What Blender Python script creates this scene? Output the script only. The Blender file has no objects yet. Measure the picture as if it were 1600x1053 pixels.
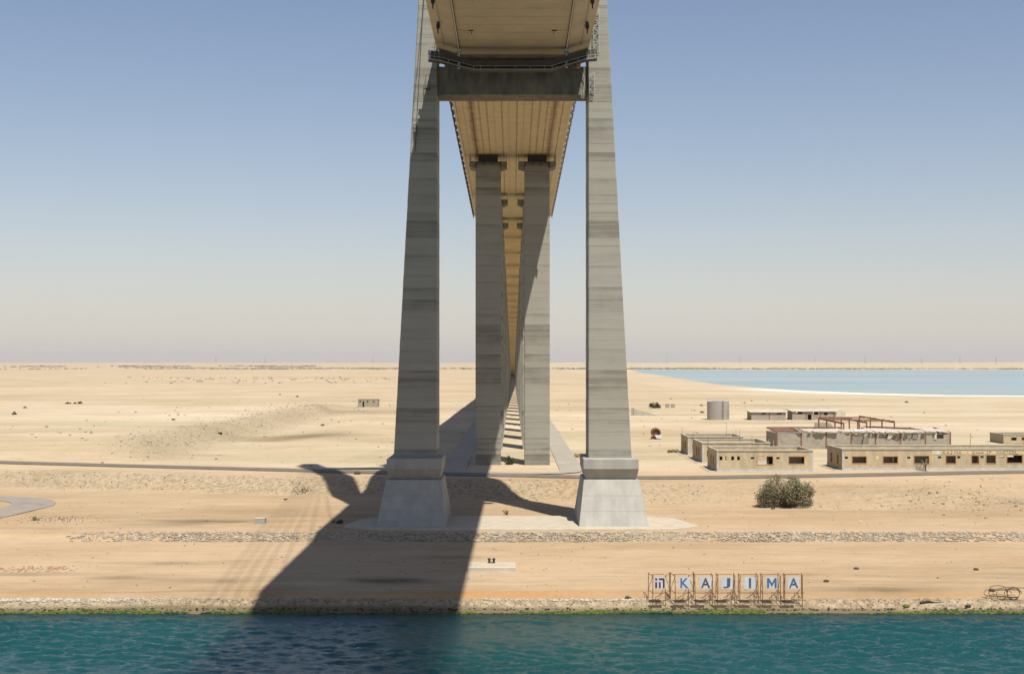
import bpy, math, random
import numpy as np
from mathutils import Vector, Matrix

# ------------------------------------------------------------------ camera, sky, sun, exposure
scene = bpy.context.scene
col = scene.collection
F = 2120.0                      # focal length in photograph pixels (1600 wide)
CAM_H = 27.0
cam_d = bpy.data.cameras.new('camera')
cam = bpy.data.objects.new('camera', cam_d)
col.objects.link(cam)
cam.location = (0, 0, CAM_H)
cam.rotation_euler = (math.radians(90), 0, 0)
cam_d.sensor_width = 36.0
cam_d.lens = 36.0 * F / 1600.0
cam_d.shift_y = 39.5 / 1600.0
cam_d.shift_x = -1.0 / 1600.0
cam_d.clip_start = 0.5
cam_d.clip_end = 40000
scene.camera = cam

SUN = Vector((0.228, -0.50, 1.0)).normalized()
elev = math.asin(SUN.z)
world = bpy.data.worlds.new('World')
scene.world = world
world.use_nodes = True
wn = world.node_tree.nodes
wl = world.node_tree.links
bg = wn['Background']
sky = wn.new('ShaderNodeTexSky')
sky.sky_type = 'NISHITA'
sky.sun_disc = False
sky.sun_elevation = elev
sky.sun_rotation = math.atan2(SUN.x, SUN.y)
sky.altitude = 0
sky.air_density = 1.0
sky.dust_density = 0.45
sky.ozone_density = 1.3
tint = wn.new('ShaderNodeMix'); tint.data_type = 'RGBA'; tint.blend_type = 'MULTIPLY'
tint.inputs[0].default_value = 1.0
tint.inputs[7].default_value = (1.08, 0.985, 0.985, 1)      # dusty desert air: a little less green than a clean sky
wl.new(sky.outputs[0], tint.inputs[6])
# dust veil low over the horizon, the same in every direction
tcw = wn.new('ShaderNodeTexCoord'); sepw = wn.new('ShaderNodeSeparateXYZ'); wl.new(tcw.outputs['Generated'], sepw.inputs[0])
absw = wn.new('ShaderNodeMath'); absw.operation = 'ABSOLUTE'; wl.new(sepw.outputs['Z'], absw.inputs[0])
divw = wn.new('ShaderNodeMath'); divw.operation = 'DIVIDE'; wl.new(absw.outputs[0], divw.inputs[0]); divw.inputs[1].default_value = -0.075
expw = wn.new('ShaderNodeMath'); expw.operation = 'EXPONENT'; wl.new(divw.outputs[0], expw.inputs[0])
mulw = wn.new('ShaderNodeMath'); mulw.operation = 'MULTIPLY'; wl.new(expw.outputs[0], mulw.inputs[0]); mulw.inputs[1].default_value = 0.85
veil = wn.new('ShaderNodeMix'); veil.data_type = 'RGBA'; veil.inputs[7].default_value = (6.1, 5.75, 5.6, 1)
wl.new(mulw.outputs[0], veil.inputs[0]); wl.new(tint.outputs[2], veil.inputs[6])
wl.new(veil.outputs[2], bg.inputs[0])
bg.inputs[1].default_value = 0.078

sun_d = bpy.data.lights.new('sun', 'SUN')
sun_d.energy = 5.0
sun_d.angle = math.radians(0.53)
sun_d.color = (1.0, 0.945, 0.86)
sun_o = bpy.data.objects.new('sun', sun_d)
col.objects.link(sun_o)
sun_o.rotation_euler = (-SUN).to_track_quat('-Z', 'Y').to_euler()
sun_o.location = (60, -80, 220)

scene.view_settings.view_transform = 'Standard'
scene.view_settings.look = 'None'
scene.view_settings.gamma = 1.0
scene.view_settings.exposure = 0.42
scene.view_settings.use_curve_mapping = False
scene.render.engine = 'CYCLES'

rnd = random.Random(7)
npr = np.random.RandomState(11)

# ------------------------------------------------------------------ helpers
def PX(x, Y): return (x - 801.0) * Y / F
def PZ(y, Y): return CAM_H - (y - 566.0) * Y / F
def DY(y, z): return (CAM_H - z) * F / (y - 566.0)

def tag(o, label=None, cat=None, group=None, kind=None):
    if label: o['label'] = label
    if cat: o['category'] = cat
    if group: o['group'] = group
    if kind: o['kind'] = kind
    return o

def empty(name, loc=(0, 0, 0), label=None, cat=None, group=None):
    o = bpy.data.objects.new(name, None)
    o.empty_display_size = 0.5
    o.location = loc
    col.objects.link(o)
    tag(o, label, cat, group)
    return o

def link_mesh(name, me, mat=None, parent=None, loc=None):
    o = bpy.data.objects.new(name, me)
    col.objects.link(o)
    if mat is not None and len(me.materials) == 0:
        me.materials.append(mat)
    if parent is not None:
        o.parent = parent
    if loc is not None:
        o.location = loc
    return o

class MB:
    def __init__(s): s.v = []; s.f = []
    def add(s, vs, fs):
        n = len(s.v); s.v += [tuple(v) for v in vs]; s.f += [tuple(i + n for i in f) for f in fs]; return s
    def box(s, x0, x1, y0, y1, z0, z1):
        return s.add([(x0,y0,z0),(x1,y0,z0),(x1,y1,z0),(x0,y1,z0),(x0,y0,z1),(x1,y0,z1),(x1,y1,z1),(x0,y1,z1)],
                     [(0,3,2,1),(4,5,6,7),(0,1,5,4),(1,2,6,5),(2,3,7,6),(3,0,4,7)])
    def loft(s, rings, cap=True):
        m = len(rings[0]); n = len(s.v)
        for r in rings: s.v += [tuple(p) for p in r]
        for i in range(len(rings) - 1):
            for j in range(m):
                a = n + i*m + j; b = n + i*m + (j+1) % m
                s.f.append((a, b, b + m, a + m))
        if cap:
            s.f.append(tuple(n + j for j in range(m))[::-1])
            s.f.append(tuple(n + (len(rings)-1)*m + j for j in range(m)))
        return s
    def bar(s, p, q, w=0.1, h=None, up=(0, 0, 1)):
        p = Vector(p); q = Vector(q); d = (q - p)
        if d.length < 1e-6: return s
        d.normalize(); u = Vector(up)
        if abs(d.dot(u)) > 0.95: u = Vector((1, 0, 0))
        a = d.cross(u).normalized(); b = a.cross(d).normalized()
        h = w if h is None else h
        a = a * (w/2); b = b * (h/2)
        return s.loft([[p-a-b, p+a-b, p+a+b, p-a+b], [q-a-b, q+a-b, q+a+b, q-a+b]])
    def tube(s, pts, r, n=6):
        pts = [Vector(p) for p in pts]; rings = []
        for i, p in enumerate(pts):
            d = (pts[min(i+1, len(pts)-1)] - pts[max(i-1, 0)]).normalized()
            u = Vector((0, 0, 1)) if abs(d.z) < 0.9 else Vector((1, 0, 0))
            a = d.cross(u).normalized(); b = a.cross(d)
            rr = r[i] if isinstance(r, (list, tuple)) else r
            rings.append([p + (a*math.cos(2*math.pi*k/n) + b*math.sin(2*math.pi*k/n))*rr for k in range(n)])
        return s.loft(rings)
    def lathe(s, prof, n=24, c=(0, 0)):
        rings = [[(c[0] + r*math.cos(2*math.pi*k/n), c[1] + r*math.sin(2*math.pi*k/n), z) for k in range(n)] for r, z in prof]
        return s.loft(rings)
    def rock(s, c, sx, sy, sz, rg, sub=0):
        # irregular 8-12 vertex stone
        n = 6
        a0 = rg.random()*6.28
        rings = []
        for (fz, fr) in ((-0.5, 0.72), (0.12, 1.0), (0.5, 0.55)):
            rings.append([(c[0] + sx*fr*math.cos(a0 + k*6.283/n)*(0.8+0.35*rg.random()),
                           c[1] + sy*fr*math.sin(a0 + k*6.283/n)*(0.8+0.35*rg.random()),
                           c[2] + sz*(fz + 0.22*(rg.random()-0.5))) for k in range(n)])
        return s.loft(rings)
    def mesh(s, name, smooth=False):
        me = bpy.data.meshes.new(name)
        me.from_pydata(s.v, [], s.f)
        me.validate(); me.update()
        if smooth:
            me.shade_smooth()
        return me
    def build(s, name, mat, parent=None, loc=None, smooth=False):
        return link_mesh(name, s.mesh(name, smooth), mat, parent, loc)

def set_lift(me, vals):
    a = me.color_attributes.new('lift', 'FLOAT_COLOR', 'POINT')
    a.data.foreach_set('color', np.array([(t, f, 0, 1) for t, f in vals], float).ravel())

def fix_normals(o):
    import bmesh
    bm = bmesh.new(); bm.from_mesh(o.data)
    bmesh.ops.recalc_face_normals(bm, faces=bm.faces)
    bm.to_mesh(o.data); bm.free()
    return o

# numpy value noise
def _h(ix, iy, seed):
    n = (ix.astype(np.int64)*374761393 + iy.astype(np.int64)*668265263 + seed*974634777) & 0xffffffff
    n = ((n ^ (n >> 13)) * 1274126177) & 0xffffffff
    return ((n ^ (n >> 16)) & 0xffff) / 65535.0
def vnoise(x, y, seed=0):
    x = np.asarray(x, float); y = np.asarray(y, float)
    ix = np.floor(x); iy = np.floor(y); fx = x-ix; fy = y-iy
    fx = fx*fx*(3-2*fx); fy = fy*fy*(3-2*fy)
    a = _h(ix, iy, seed); b = _h(ix+1, iy, seed); c = _h(ix, iy+1, seed); d = _h(ix+1, iy+1, seed)
    return (a*(1-fx)+b*fx)*(1-fy)+(c*(1-fx)+d*fx)*fy
def fbm(x, y, o=4, seed=0):
    t = 0; a = 1; n = 0
    for i in range(o):
        t = t + a*vnoise(x*2**i + 17.3*i, y*2**i - 9.1*i, seed+i); n += a; a *= 0.5
    return t/n*2-1
def sstep(a, b, x):
    t = np.clip((np.asarray(x, float)-a)/(b-a), 0, 1); return t*t*(3-2*t)

# ------------------------------------------------------------------ materials
MATS = {}
ALB = 0.84
def nodes_of(name):
    m = bpy.data.materials.new(name); m.use_nodes = True
    nt = m.node_tree
    return m, nt, nt.nodes['Principled BSDF']
def N(nt, t, **kw):
    n = nt.nodes.new(t)
    for k, v in kw.items(): setattr(n, k, v)
    return n
def ramp(nt, src, stops):
    r = N(nt, 'ShaderNodeValToRGB')
    e = r.color_ramp.elements
    while len(e) < len(stops): e.new(0.5)
    for i, (p, c) in enumerate(stops):
        e[i].position = p
        e[i].color = (c[0], c[1], c[2], 1) if not isinstance(c, (int, float)) else (c, c, c, 1)
    nt.links.new(src, r.inputs[0]); return r.outputs[0]
def noise(nt, vec, scale, detail=4, rough=0.55, dim='3D'):
    n = N(nt, 'ShaderNodeTexNoise'); n.inputs['Scale'].default_value = scale
    n.inputs['Detail'].default_value = detail; n.inputs['Roughness'].default_value = rough
    if vec is not None: nt.links.new(vec, n.inputs['Vector'])
    return n.outputs['Fac']
def mapping(nt, vec, sc=(1, 1, 1), loc=(0, 0, 0)):
    m = N(nt, 'ShaderNodeMapping'); m.inputs['Scale'].default_value = sc; m.inputs['Location'].default_value = loc
    nt.links.new(vec, m.inputs['Vector']); return m.outputs[0]
def mixc(nt, fac, a, b, mode='MIX'):
    m = N(nt, 'ShaderNodeMix', data_type='RGBA', blend_type=mode)
    for sock, v in ((m.inputs[0], fac), (m.inputs[6], a), (m.inputs[7], b)):
        if isinstance(v, (int, float)): sock.default_value = v
        elif isinstance(v, tuple): sock.default_value = (v[0], v[1], v[2], 1)
        else: nt.links.new(v, sock)
    return m.outputs[2]
def math_(nt, op, a, b=None, clamp=False):
    m = N(nt, 'ShaderNodeMath', operation=op); m.use_clamp = clamp
    for i, v in enumerate((a, b)):
        if v is None: continue
        if isinstance(v, (int, float)): m.inputs[i].default_value = v
        else: nt.links.new(v, m.inputs[i])
    return m.outputs[0]
def bump(nt, h, bsdf, strength=0.5, dist=0.1):
    b = N(nt, 'ShaderNodeBump'); b.inputs['Strength'].default_value = strength; b.inputs['Distance'].default_value = dist
    nt.links.new(h, b.inputs['Height']); nt.links.new(b.outputs[0], bsdf.inputs['Normal'])
def geo_pos(nt): return N(nt, 'ShaderNodeNewGeometry').outputs['Position']
def obj_pos(nt): return N(nt, 'ShaderNodeTexCoord').outputs['Object']

def simple(name, c, rough=0.8, var=0.25, scale=1.5, metallic=0.0, stretch=(1, 1, 1), bmp=0.2):
    if name in MATS: return MATS[name]
    m, nt, b = nodes_of(name)
    p = mapping(nt, geo_pos(nt), stretch)
    f = noise(nt, p, scale, 5, 0.6)
    c = tuple(x*ALB for x in c)
    lo = tuple(x*(1-var) for x in c); hi = tuple(min(1, x*(1+var)) for x in c)
    nt.links.new(ramp(nt, f, [(0.3, lo), (0.7, hi)]), b.inputs['Base Color'])
    b.inputs['Roughness'].default_value = rough; b.inputs['Metallic'].default_value = metallic
    if bmp: bump(nt, f, b, bmp, 0.03)
    MATS[name] = m; return m

def banded_concrete(name, c, lift=2.55, z0=12.9, dark=0.36):
    c = tuple(x*ALB for x in c)
    # board-marked concrete poured in lifts: each lift its own tone, horizontal streaks, dirty joints
    m, nt, b = nodes_of(name)
    pos = geo_pos(nt)
    at = N(nt, 'ShaderNodeAttribute', attribute_name='lift')      # R tone of each pour, G height inside the pour
    asp = N(nt, 'ShaderNodeSeparateColor'); nt.links.new(at.outputs['Color'], asp.inputs[0])
    tone = asp.outputs[0]; fr = asp.outputs[1]
    sA = noise(nt, mapping(nt, pos, (.035, .035, .75)), 1.0, 4, 0.6)
    streak = noise(nt, mapping(nt, pos, (.10, .10, 3.4)), 1.0, 7, 0.74)
    blot = noise(nt, pos, 0.30, 6, 0.65)
    fine = noise(nt, mapping(nt, pos, (.9, .9, 7)), 1.6, 5, 0.75)
    t = math_(nt, 'ADD', math_(nt, 'MULTIPLY', tone, 0.38), math_(nt, 'MULTIPLY', streak, 0.85))
    t = math_(nt, 'ADD', t, math_(nt, 'MULTIPLY', sA, 0.45))
    t = math_(nt, 'ADD', t, math_(nt, 'MULTIPLY', blot, 0.38))
    t = math_(nt, 'ADD', t, math_(nt, 'MULTIPLY', fine, 0.30))
    # dirty upper edge of some lifts
    t = math_(nt, 'SUBTRACT', t, math_(nt, 'MULTIPLY', math_(nt, 'POWER', fr, 3.0), 0.16))
    d = tuple(x*dark for x in c); l = tuple(min(1, x*1.22) for x in c)
    warm = (c[0]*1.08, c[1]*1.0, c[2]*0.86)
    colr = ramp(nt, math_(nt, 'MULTIPLY', t, 0.75), [(0.66, d), (0.83, c), (1.0, l)])
    colr = mixc(nt, math_(nt, 'MULTIPLY', noise(nt, mapping(nt, pos, (.3, .3, .1)), 0.6, 4), 0.8), colr, warm)
    nt.links.new(colr, b.inputs['Base Color'])
    b.inputs['Roughness'].default_value = 0.85
    bump(nt, math_(nt, 'ADD', fine, streak), b, 0.35, 0.05)
    MATS[name] = m; return m

M_leg = banded_concrete('leg_concrete', (0.305, 0.303, 0.262))
M_pier = banded_concrete('pier_concrete', (0.29, 0.287, 0.245), lift=2.2, z0=6.0)
M_ped = simple('pedestal_concrete', (0.365, 0.352, 0.31), 0.8, 0.15, 0.55, stretch=(1.3, 1.3, 0.35))
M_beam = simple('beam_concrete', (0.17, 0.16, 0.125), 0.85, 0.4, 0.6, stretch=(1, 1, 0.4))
M_pad = simple('pad_concrete', (0.49, 0.425, 0.32), 0.9, 0.12, 0.6)
M_lane = simple('lane_concrete', (0.36, 0.32, 0.255), 0.9, 0.12, 0.25)
M_asph = simple('asphalt', (0.165, 0.14, 0.105), 0.9, 0.22, 0.7)
M_asph2 = simple('dusty_asphalt', (0.29, 0.25, 0.20), 0.9, 0.16, 0.35)
M_steel = simple('girder_paint', (0.47, 0.41, 0.295), 0.6, 0.10, 0.35, bmp=0.05)
M_dark = simple('dark_steel', (0.045, 0.042, 0.038), 0.6, 0.3, 1.0)
M_gantry = simple('gantry_steel', (0.062, 0.055, 0.042), 0.6, 0.3, 1.0)
M_galv = simple('galvanised_steel', (0.42, 0.41, 0.37), 0.5, 0.2, 1.0, metallic=0.2)
M_pale = simple('pale_paint', (0.55, 0.53, 0.46), 0.6, 0.15, 1.0)
M_rust = simple('rusty_steel', (0.16, 0.075, 0.04), 0.9, 0.45, 2.0)
M_rust2 = simple('red_oxide_steel', (0.21, 0.085, 0.05), 0.85, 0.35, 2.0)
M_dbrown = simple('brown_steel', (0.11, 0.075, 0.04), 0.8, 0.3, 1.5)
M_white = simple('white_board', (0.60, 0.63, 0.66), 0.6, 0.10, 1.0)
M_wallY = simple('yellow_render', (0.46, 0.375, 0.235), 0.9, 0.20, 0.7, stretch=(1.2, 1.2, 0.4))
M_wallband = simple('yellow_band_paint', (0.62, 0.50, 0.28), 0.9, 0.10, 0.7)
M_plinth = simple('plinth_render', (0.46, 0.44, 0.40), 0.9, 0.18, 0.8)
M_frame = simple('orange_frame', (0.48, 0.25, 0.10), 0.8, 0.3, 2.0)
M_roofc = simple('roof_concrete', (0.42, 0.385, 0.31), 0.9, 0.15, 0.6)
M_block = simple('block_masonry', (0.34, 0.30, 0.235), 0.95, 0.18, 1.2)
M_sheet = simple('white_roof_sheet', (0.54, 0.48, 0.38), 0.7, 0.18, 0.5)
M_tank = simple('tank_metal', (0.42, 0.40, 0.37), 0.45, 0.15, 0.4, metallic=0.35, stretch=(1, 1, 0.3))
M_blue = simple('blue_letter', (0.07, 0.14, 0.27), 0.6, 0.2, 3.0)
M_grey = simple('grey_letter', (0.09, 0.10, 0.12), 0.6, 0.2, 3.0)
M_brown = simple('brown_letter', (0.09, 0.07, 0.06), 0.6, 0.3, 3.0)
M_maroon = simple('maroon_mark', (0.09, 0.022, 0.018), 0.6, 0.3, 3.0)
M_wletter = simple('wall_letter_grey', (0.26, 0.24, 0.20), 0.8, 0.2, 3.0)
M_orange = simple('orange_paint', (0.42, 0.19, 0.05), 0.7, 0.2, 2.0)

def soffit_rust():
    m, nt, b = nodes_of('side_span_paint')
    pos = geo_pos(nt)
    sep = N(nt, 'ShaderNodeSeparateXYZ'); nt.links.new(pos, sep.inputs[0])
    base = ramp(nt, noise(nt, pos, 0.4, 4), [(0.3, (0.50, 0.405, 0.25)), (0.7, (0.60, 0.495, 0.315))])
    # rust: streaks across the girder gathering along the gutters at |x| about 7.3 m
    ax = math_(nt, 'ABSOLUTE', sep.outputs['X'])
    near = math_(nt, 'SUBTRACT', 1.0, math_(nt, 'DIVIDE', math_(nt, 'ABSOLUTE', math_(nt, 'SUBTRACT', ax, 7.2)), 1.9), clamp=True)
    st = noise(nt, mapping(nt, pos, (.7, 1.6, 1)), 1.0, 6, 0.7)
    st2 = noise(nt, mapping(nt, pos, (4.5, .12, 1)), 1.0, 4, 0.6)
    r = math_(nt, 'MULTIPLY', near, math_(nt, 'ADD', st, math_(nt, 'MULTIPLY', st2, 0.5)))
    rf = ramp(nt, r, [(0.42, 0.0), (0.72, 0.85)])
    thin = ramp(nt, st2, [(0.60, 0.0), (0.80, 0.35)])
    fac = math_(nt, 'MAXIMUM', rf, thin)
    nt.links.new(mixc(nt, 1.0, mixc(nt, fac, base, (0.17, 0.085, 0.025)), (ALB, ALB, ALB), 'MULTIPLY'), b.inputs['Base Color'])
    b.inputs['Roughness'].default_value = 0.65
    return m
M_soff = soffit_rust()
M_appr = simple('approach_soffit', (0.50, 0.385, 0.20), 0.8, 0.14, 0.25)

def leaf_mat(name, a, b_):
    m, nt, b = nodes_of(name)
    g = N(nt, 'ShaderNodeNewGeometry')
    c = ramp(nt, g.outputs['Random Per Island'], [(0.0, a), (1.0, b_)])
    nt.links.new(c, b.inputs['Base Color']); b.inputs['Roughness'].default_value = 0.7
    return m
M_leaf = leaf_mat('bush_leaf', (0.10, 0.09, 0.042), (0.24, 0.21, 0.115))
M_leafd = leaf_mat('dark_leaf', (0.04, 0.045, 0.02), (0.09, 0.09, 0.04))
M_dry = leaf_mat('dry_grass', (0.20, 0.18, 0.07), (0.36, 0.30, 0.15))
M_farveg = leaf_mat('far_scrub', (0.10, 0.095, 0.07), (0.20, 0.18, 0.13))
M_twig = simple('twig', (0.14, 0.10, 0.065), 0.9, 0.3, 3.0)
def isl(name, stops, rough=0.9):
    m, nt, b = nodes_of(name)
    g = N(nt, 'ShaderNodeNewGeometry')
    c = ramp(nt, g.outputs['Random Per Island'], stops)
    f = noise(nt, g.outputs['Position'], 6.0, 4)
    c = mixc(nt, math_(nt, 'MULTIPLY', f, 0.5), c, mixc(nt, 1.0, c, (0.7, 0.68, 0.62), 'MULTIPLY'))
    c = mixc(nt, 1.0, c, (ALB, ALB, ALB), 'MULTIPLY')
    nt.links.new(c, b.inputs['Base Color']); b.inputs['Roughness'].default_value = rough
    return m
M_stone = isl('pitched_stone', [(0.0, (0.27, 0.225, 0.16)), (0.5, (0.38, 0.325, 0.24)), (1.0, (0.50, 0.435, 0.33))])
M_rubble = isl('shore_rubble', [(0.0, (0.20, 0.16, 0.11)), (0.75, (0.32, 0.265, 0.19)), (1.0, (0.47, 0.41, 0.33))])
M_whiterub = isl('white_rubble', [(0.0, (0.36, 0.32, 0.26)), (1.0, (0.60, 0.56, 0.49))])
M_brick = isl('brick_rubble', [(0.0, (0.28, 0.17, 0.10)), (1.0, (0.48, 0.33, 0.2))])
M_algae = isl('algae', [(0.0, (0.04, 0.055, 0.008)), (0.6, (0.10, 0.14, 0.015)), (1.0, (0.16, 0.17, 0.03))])
M_wet = isl('wet_stone', [(0.0, (0.03, 0.022, 0.014)), (1.0, (0.10, 0.07, 0.045))])

# ------------------------------------------------------------------ ground
BT_X = [-400, -110, -85, -24, 11, 22, 57, 97, 200, 400]
BT_Y = [380, 274, 262, 247, 240.5, 236, 241, 250, 262, 262]       # crest of the bank above the pylon terrace
TOE = [9, 9, 9, 8, 8, 10, 24, 22, 20, 20]
RD_X = [-700, -400, -106, -24, 11, 22, 57, 97, 200, 700]
RD_Y = [560, 400, 282, 256, 247, 243, 249, 258, 272, 300]          # service road centre line
LAKE = np.array([(318, 3800), (300, 3500), (262, 2900), (232, 2250), (205, 1712), (188, 1300), (194, 1150), (207, 1012), (238, 928), (278, 872), (330, 858),
                 (500, 850), (900, 860), (2500, 900), (6000, 1500), (6000, 3900), (1500, 3780)], float)

def poly_sd(px, py, poly):
    d = np.full(px.shape, 1e18); ins = np.zeros(px.shape, bool)
    n = len(poly)
    for i in range(n):
        ax, ay = poly[i]; bx, by = poly[(i+1) % n]
        ex, ey = bx-ax, by-ay
        t = np.clip(((px-ax)*ex+(py-ay)*ey)/(ex*ex+ey*ey), 0, 1)
        d = np.minimum(d, (px-ax-t*ex)**2+(py-ay-t*ey)**2)
        c = ((ay > py) != (by > py)) & (px < ex*(py-ay)/(ey if ey != 0 else 1e-9)+ax)
        ins ^= c
    d = np.sqrt(d)
    return np.where(ins, -d, d)

def ground_z(x, y, fine=True):
    x = np.asarray(x, float); y = np.asarray(y, float)
    wob = 0.35*fbm(x*0.09, y*0+3.3, 3, 5)
    z = np.interp(y + wob*sstep(145, 150, y), [-400, 128, 138, 146.4, 148.3, 149.2, 149.75, 151, 187.2, 190.0, 193, 1e5],
                  [-6, -6, -3.2, 0, 0.95, 1.12, 1.62, 1.72, 2.3, 3.12, 3.25, 3.3])
    bt = np.interp(x, BT_X, BT_Y); toe = np.interp(x, BT_X, TOE)
    wb = 0.8*fbm(x*0.12, y*0.05, 3, 9)
    t = np.clip((y + wb - (bt-toe))/toe, 0, 1)
    t = t*t*(3-2*t)*0.55 + t*0.45
    rill = np.abs(fbm(x*0.55+0.1*fbm(y*0.3, x*0.1, 2, 46), y*0.06, 3, 45))*t*(1-t)*4
    rise = np.interp(x, [-110, -30, 20, 60, 100], [2.7, 2.8, 2.8, 2.6, 2.6])
    z = z + rise*t - 0.45*rill
    up = sstep(0, 1, t)
    # plateau and cut slope left of the bridge
    edge = -84 + 7*fbm(y*0.02, y*0+1.7, 3, 21) + 0.02*(y-300)
    sc = sstep(edge+5, edge-4, x) * sstep(283, 312, y) * (1 - sstep(560, 700, y))
    z = z + 3.3*sc*up
    z = z - 0.5*np.abs(fbm(y*0.16, x*0.07, 3, 47))*np.exp(-((x-edge)/6)**2)*sstep(283, 312, y)*(1-sstep(560, 700, y))
    hollow = np.exp(-(((x+64)/16)**2 + ((y-330)/40)**2))
    z = z - 0.7*hollow*up
    # low mound left of the far hut
    z = z + 1.6*np.exp(-(((x+52)/9)**2 + ((y-430)/55)**2))*up + 1.2*np.exp(-(((x+38)/12)**2+((y-410)/30)**2))
    # spoil mound on the right
    mx = np.exp(-(((x-72)/13)**2 + ((y-224+0.1*(x-72))/7.5)**2))
    z = z + 3.0*mx*(0.75+0.5*fbm(x*0.2, y*0.2, 3, 31)) + 0.9*np.exp(-(((x-84)/7)**2+((y-214)/5)**2))
    # shallow relief
    far = sstep(150, 400, y)
    z = z + (0.35*fbm(x*0.02, y*0.02, 4, 40)*far + 0.10*fbm(x*0.15, y*0.15, 4, 41))*sstep(151, 158, y)
    if fine:
        z = z + 0.05*fbm(x*0.9, y*0.9, 3, 42)*sstep(146.5, 149, y)
    # keep roads, pads and building plots level
    rd = np.interp(x, RD_X, RD_Y)
    k = 1 - sstep(5, 11, np.abs(y-rd)); k = k*sstep(200, 240, y)
    z = z*(1-k) + 6.1*k
    plot = sstep(34, 37, x)*(1-sstep(118, 140, x))*sstep(250, 256, y)*(1-sstep(345, 420, y))
    z = z*(1-plot) + 6.12*plot
    lane = (1-sstep(15, 19, np.abs(x)))*sstep(250, 258, y)*(1-sstep(1400, 1500, y))
    z = z*(1-lane) + 6.1*lane
    pad = (1-sstep(25, 29, np.abs(x)))*sstep(190.5, 192, y)*(1-sstep(214, 219, y))
    z = z*(1-pad) + 3.15*pad
    # lake basin, far desert and dune skyline
    far2 = sstep(1800, 4500, y)
    if np.any((x > 100) & (y > 700)):
        sd = poly_sd(x, y, LAKE)
        z = np.where(y > 600, z + (5.92 - z)*sstep(220, 0, sd), z)
        z = z - 1.2*sstep(0, -45, sd)*sstep(5000, 3000, y)
    dune = sstep(5200, 9800, y)*(1-sstep(13500, 18000, y))
    z = z + dune*(15 + 10*fbm(x*0.0006, y*0.0006, 4, 50) + 3*fbm(x*0.003, y*0.001, 3, 51))
    return z

def gz(x, y): return float(ground_z(np.array([x]), np.array([y]))[0])

def spaced(core0, core1, step, lo, hi, g):
    a = list(np.arange(core0, core1+1e-6, step))
    s = step; v = core1
    while v < hi: s *= g; v += s; a.append(v)
    s = step; v = core0
    while v > lo: s *= g; v -= s; a.insert(0, v)
    return np.array(a)

def grid_mesh(name, xs, ys, zf):
    X, Y = np.meshgrid(xs, ys)
    Z = zf(X.ravel(), Y.ravel())
    co = np.column_stack([X.ravel(), Y.ravel(), Z])
    nx, ny = len(xs), len(ys)
    i = np.arange((ny-1)*(nx-1)); r = i//(nx-1); c = i % (nx-1)
    a = r*nx+c
    f = np.column_stack([a, a+1, a+1+nx, a+nx]).astype(np.int32)
    me = bpy.data.meshes.new(name)
    me.vertices.add(len(co)); me.vertices.foreach_set('co', co.ravel())
    me.loops.add(f.size); me.loops.foreach_set('vertex_index', f.ravel())
    me.polygons.add(len(f)); me.polygons.foreach_set('loop_start', np.arange(0, f.size, 4)); me.polygons.foreach_set('loop_total', np.full(len(f), 4))
    me.update(calc_edges=True); me.validate()
    me.shade_smooth()
    return me, co

gx = spaced(-100, 112, 1.0, -16000, 16000, 1.055)
ya = list(np.arange(128, 144, 2.0)) + list(np.arange(144, 152, 0.22)) + list(np.arange(152, 186, 0.9)) + list(np.arange(186, 194, 0.4)) + list(np.arange(194, 265, 0.8))
s = 0.8; v = ya[-1]
while v < 18000: s *= 1.022; v += s; ya.append(v)
gme, gco = grid_mesh('ground', gx, np.array(ya), ground_z)
x_, y_, z_ = gco[:, 0], gco[:, 1], gco[:, 2]
n1 = fbm(x_*0.08, y_*0.08, 4, 60); n2 = fbm(x_*0.02, y_*0.012, 4, 61)
bt_ = np.interp(x_, BT_X, BT_Y); toe_ = np.interp(x_, BT_X, TOE)
# R orange sand of the lower scarp, G stony slope, B salt crust
orange = sstep(148.7, 149.2, y_)*(1-sstep(149.9, 151.0, y_))*np.clip(0.10+0.85*np.exp(-((x_+5)/17)**2)+0.45*n1, 0, 1)
orange += 0.16*sstep(0.15, 0.6, n1)*sstep(150, 160, y_)*(1-sstep(235, 260, y_))
slope = sstep(0, .25, (y_-(bt_-toe_))/toe_)*(1-sstep(.8, 1.05, (y_-(bt_-toe_))/toe_))
slope *= np.interp(x_, [-400, 20, 40, 400], [1, 1, .35, .35])
edge_ = -84 + 7*fbm(y_*0.02, y_*0+1.7, 3, 21) + 0.02*(y_-300)
scarp = np.exp(-((x_-edge_)/8)**2)*sstep(285, 310, y_)*(1-sstep(560, 700, y_))
mound = np.exp(-(((x_-74)/13)**2 + ((y_-221)/8)**2))
lower = sstep(145, 147, y_)*(1-sstep(148.9, 149.4, y_))
stony = np.clip(slope*0.85 + scarp*0.95 + mound*0.7 + lower, 0, 1)
sd_ = poly_sd(x_, y_, LAKE)
salt = (np.exp(-((sd_-4)/22)**2)*sstep(700, 840, y_)*(1-sstep(930, 1200, y_)) + 0.5*sstep(40, 0, np.abs(sd_-25))*sstep(3000, 3600, y_)*(1-sstep(3900, 4200, y_)))*(x_ > 120)
ca = gme.color_attributes.new('feat', 'FLOAT_COLOR', 'POINT')
ca.data.foreach_set('color', np.column_stack([np.clip(orange, 0, 1), stony, np.clip(salt, 0, 1), np.ones_like(x_)]).ravel())
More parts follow.
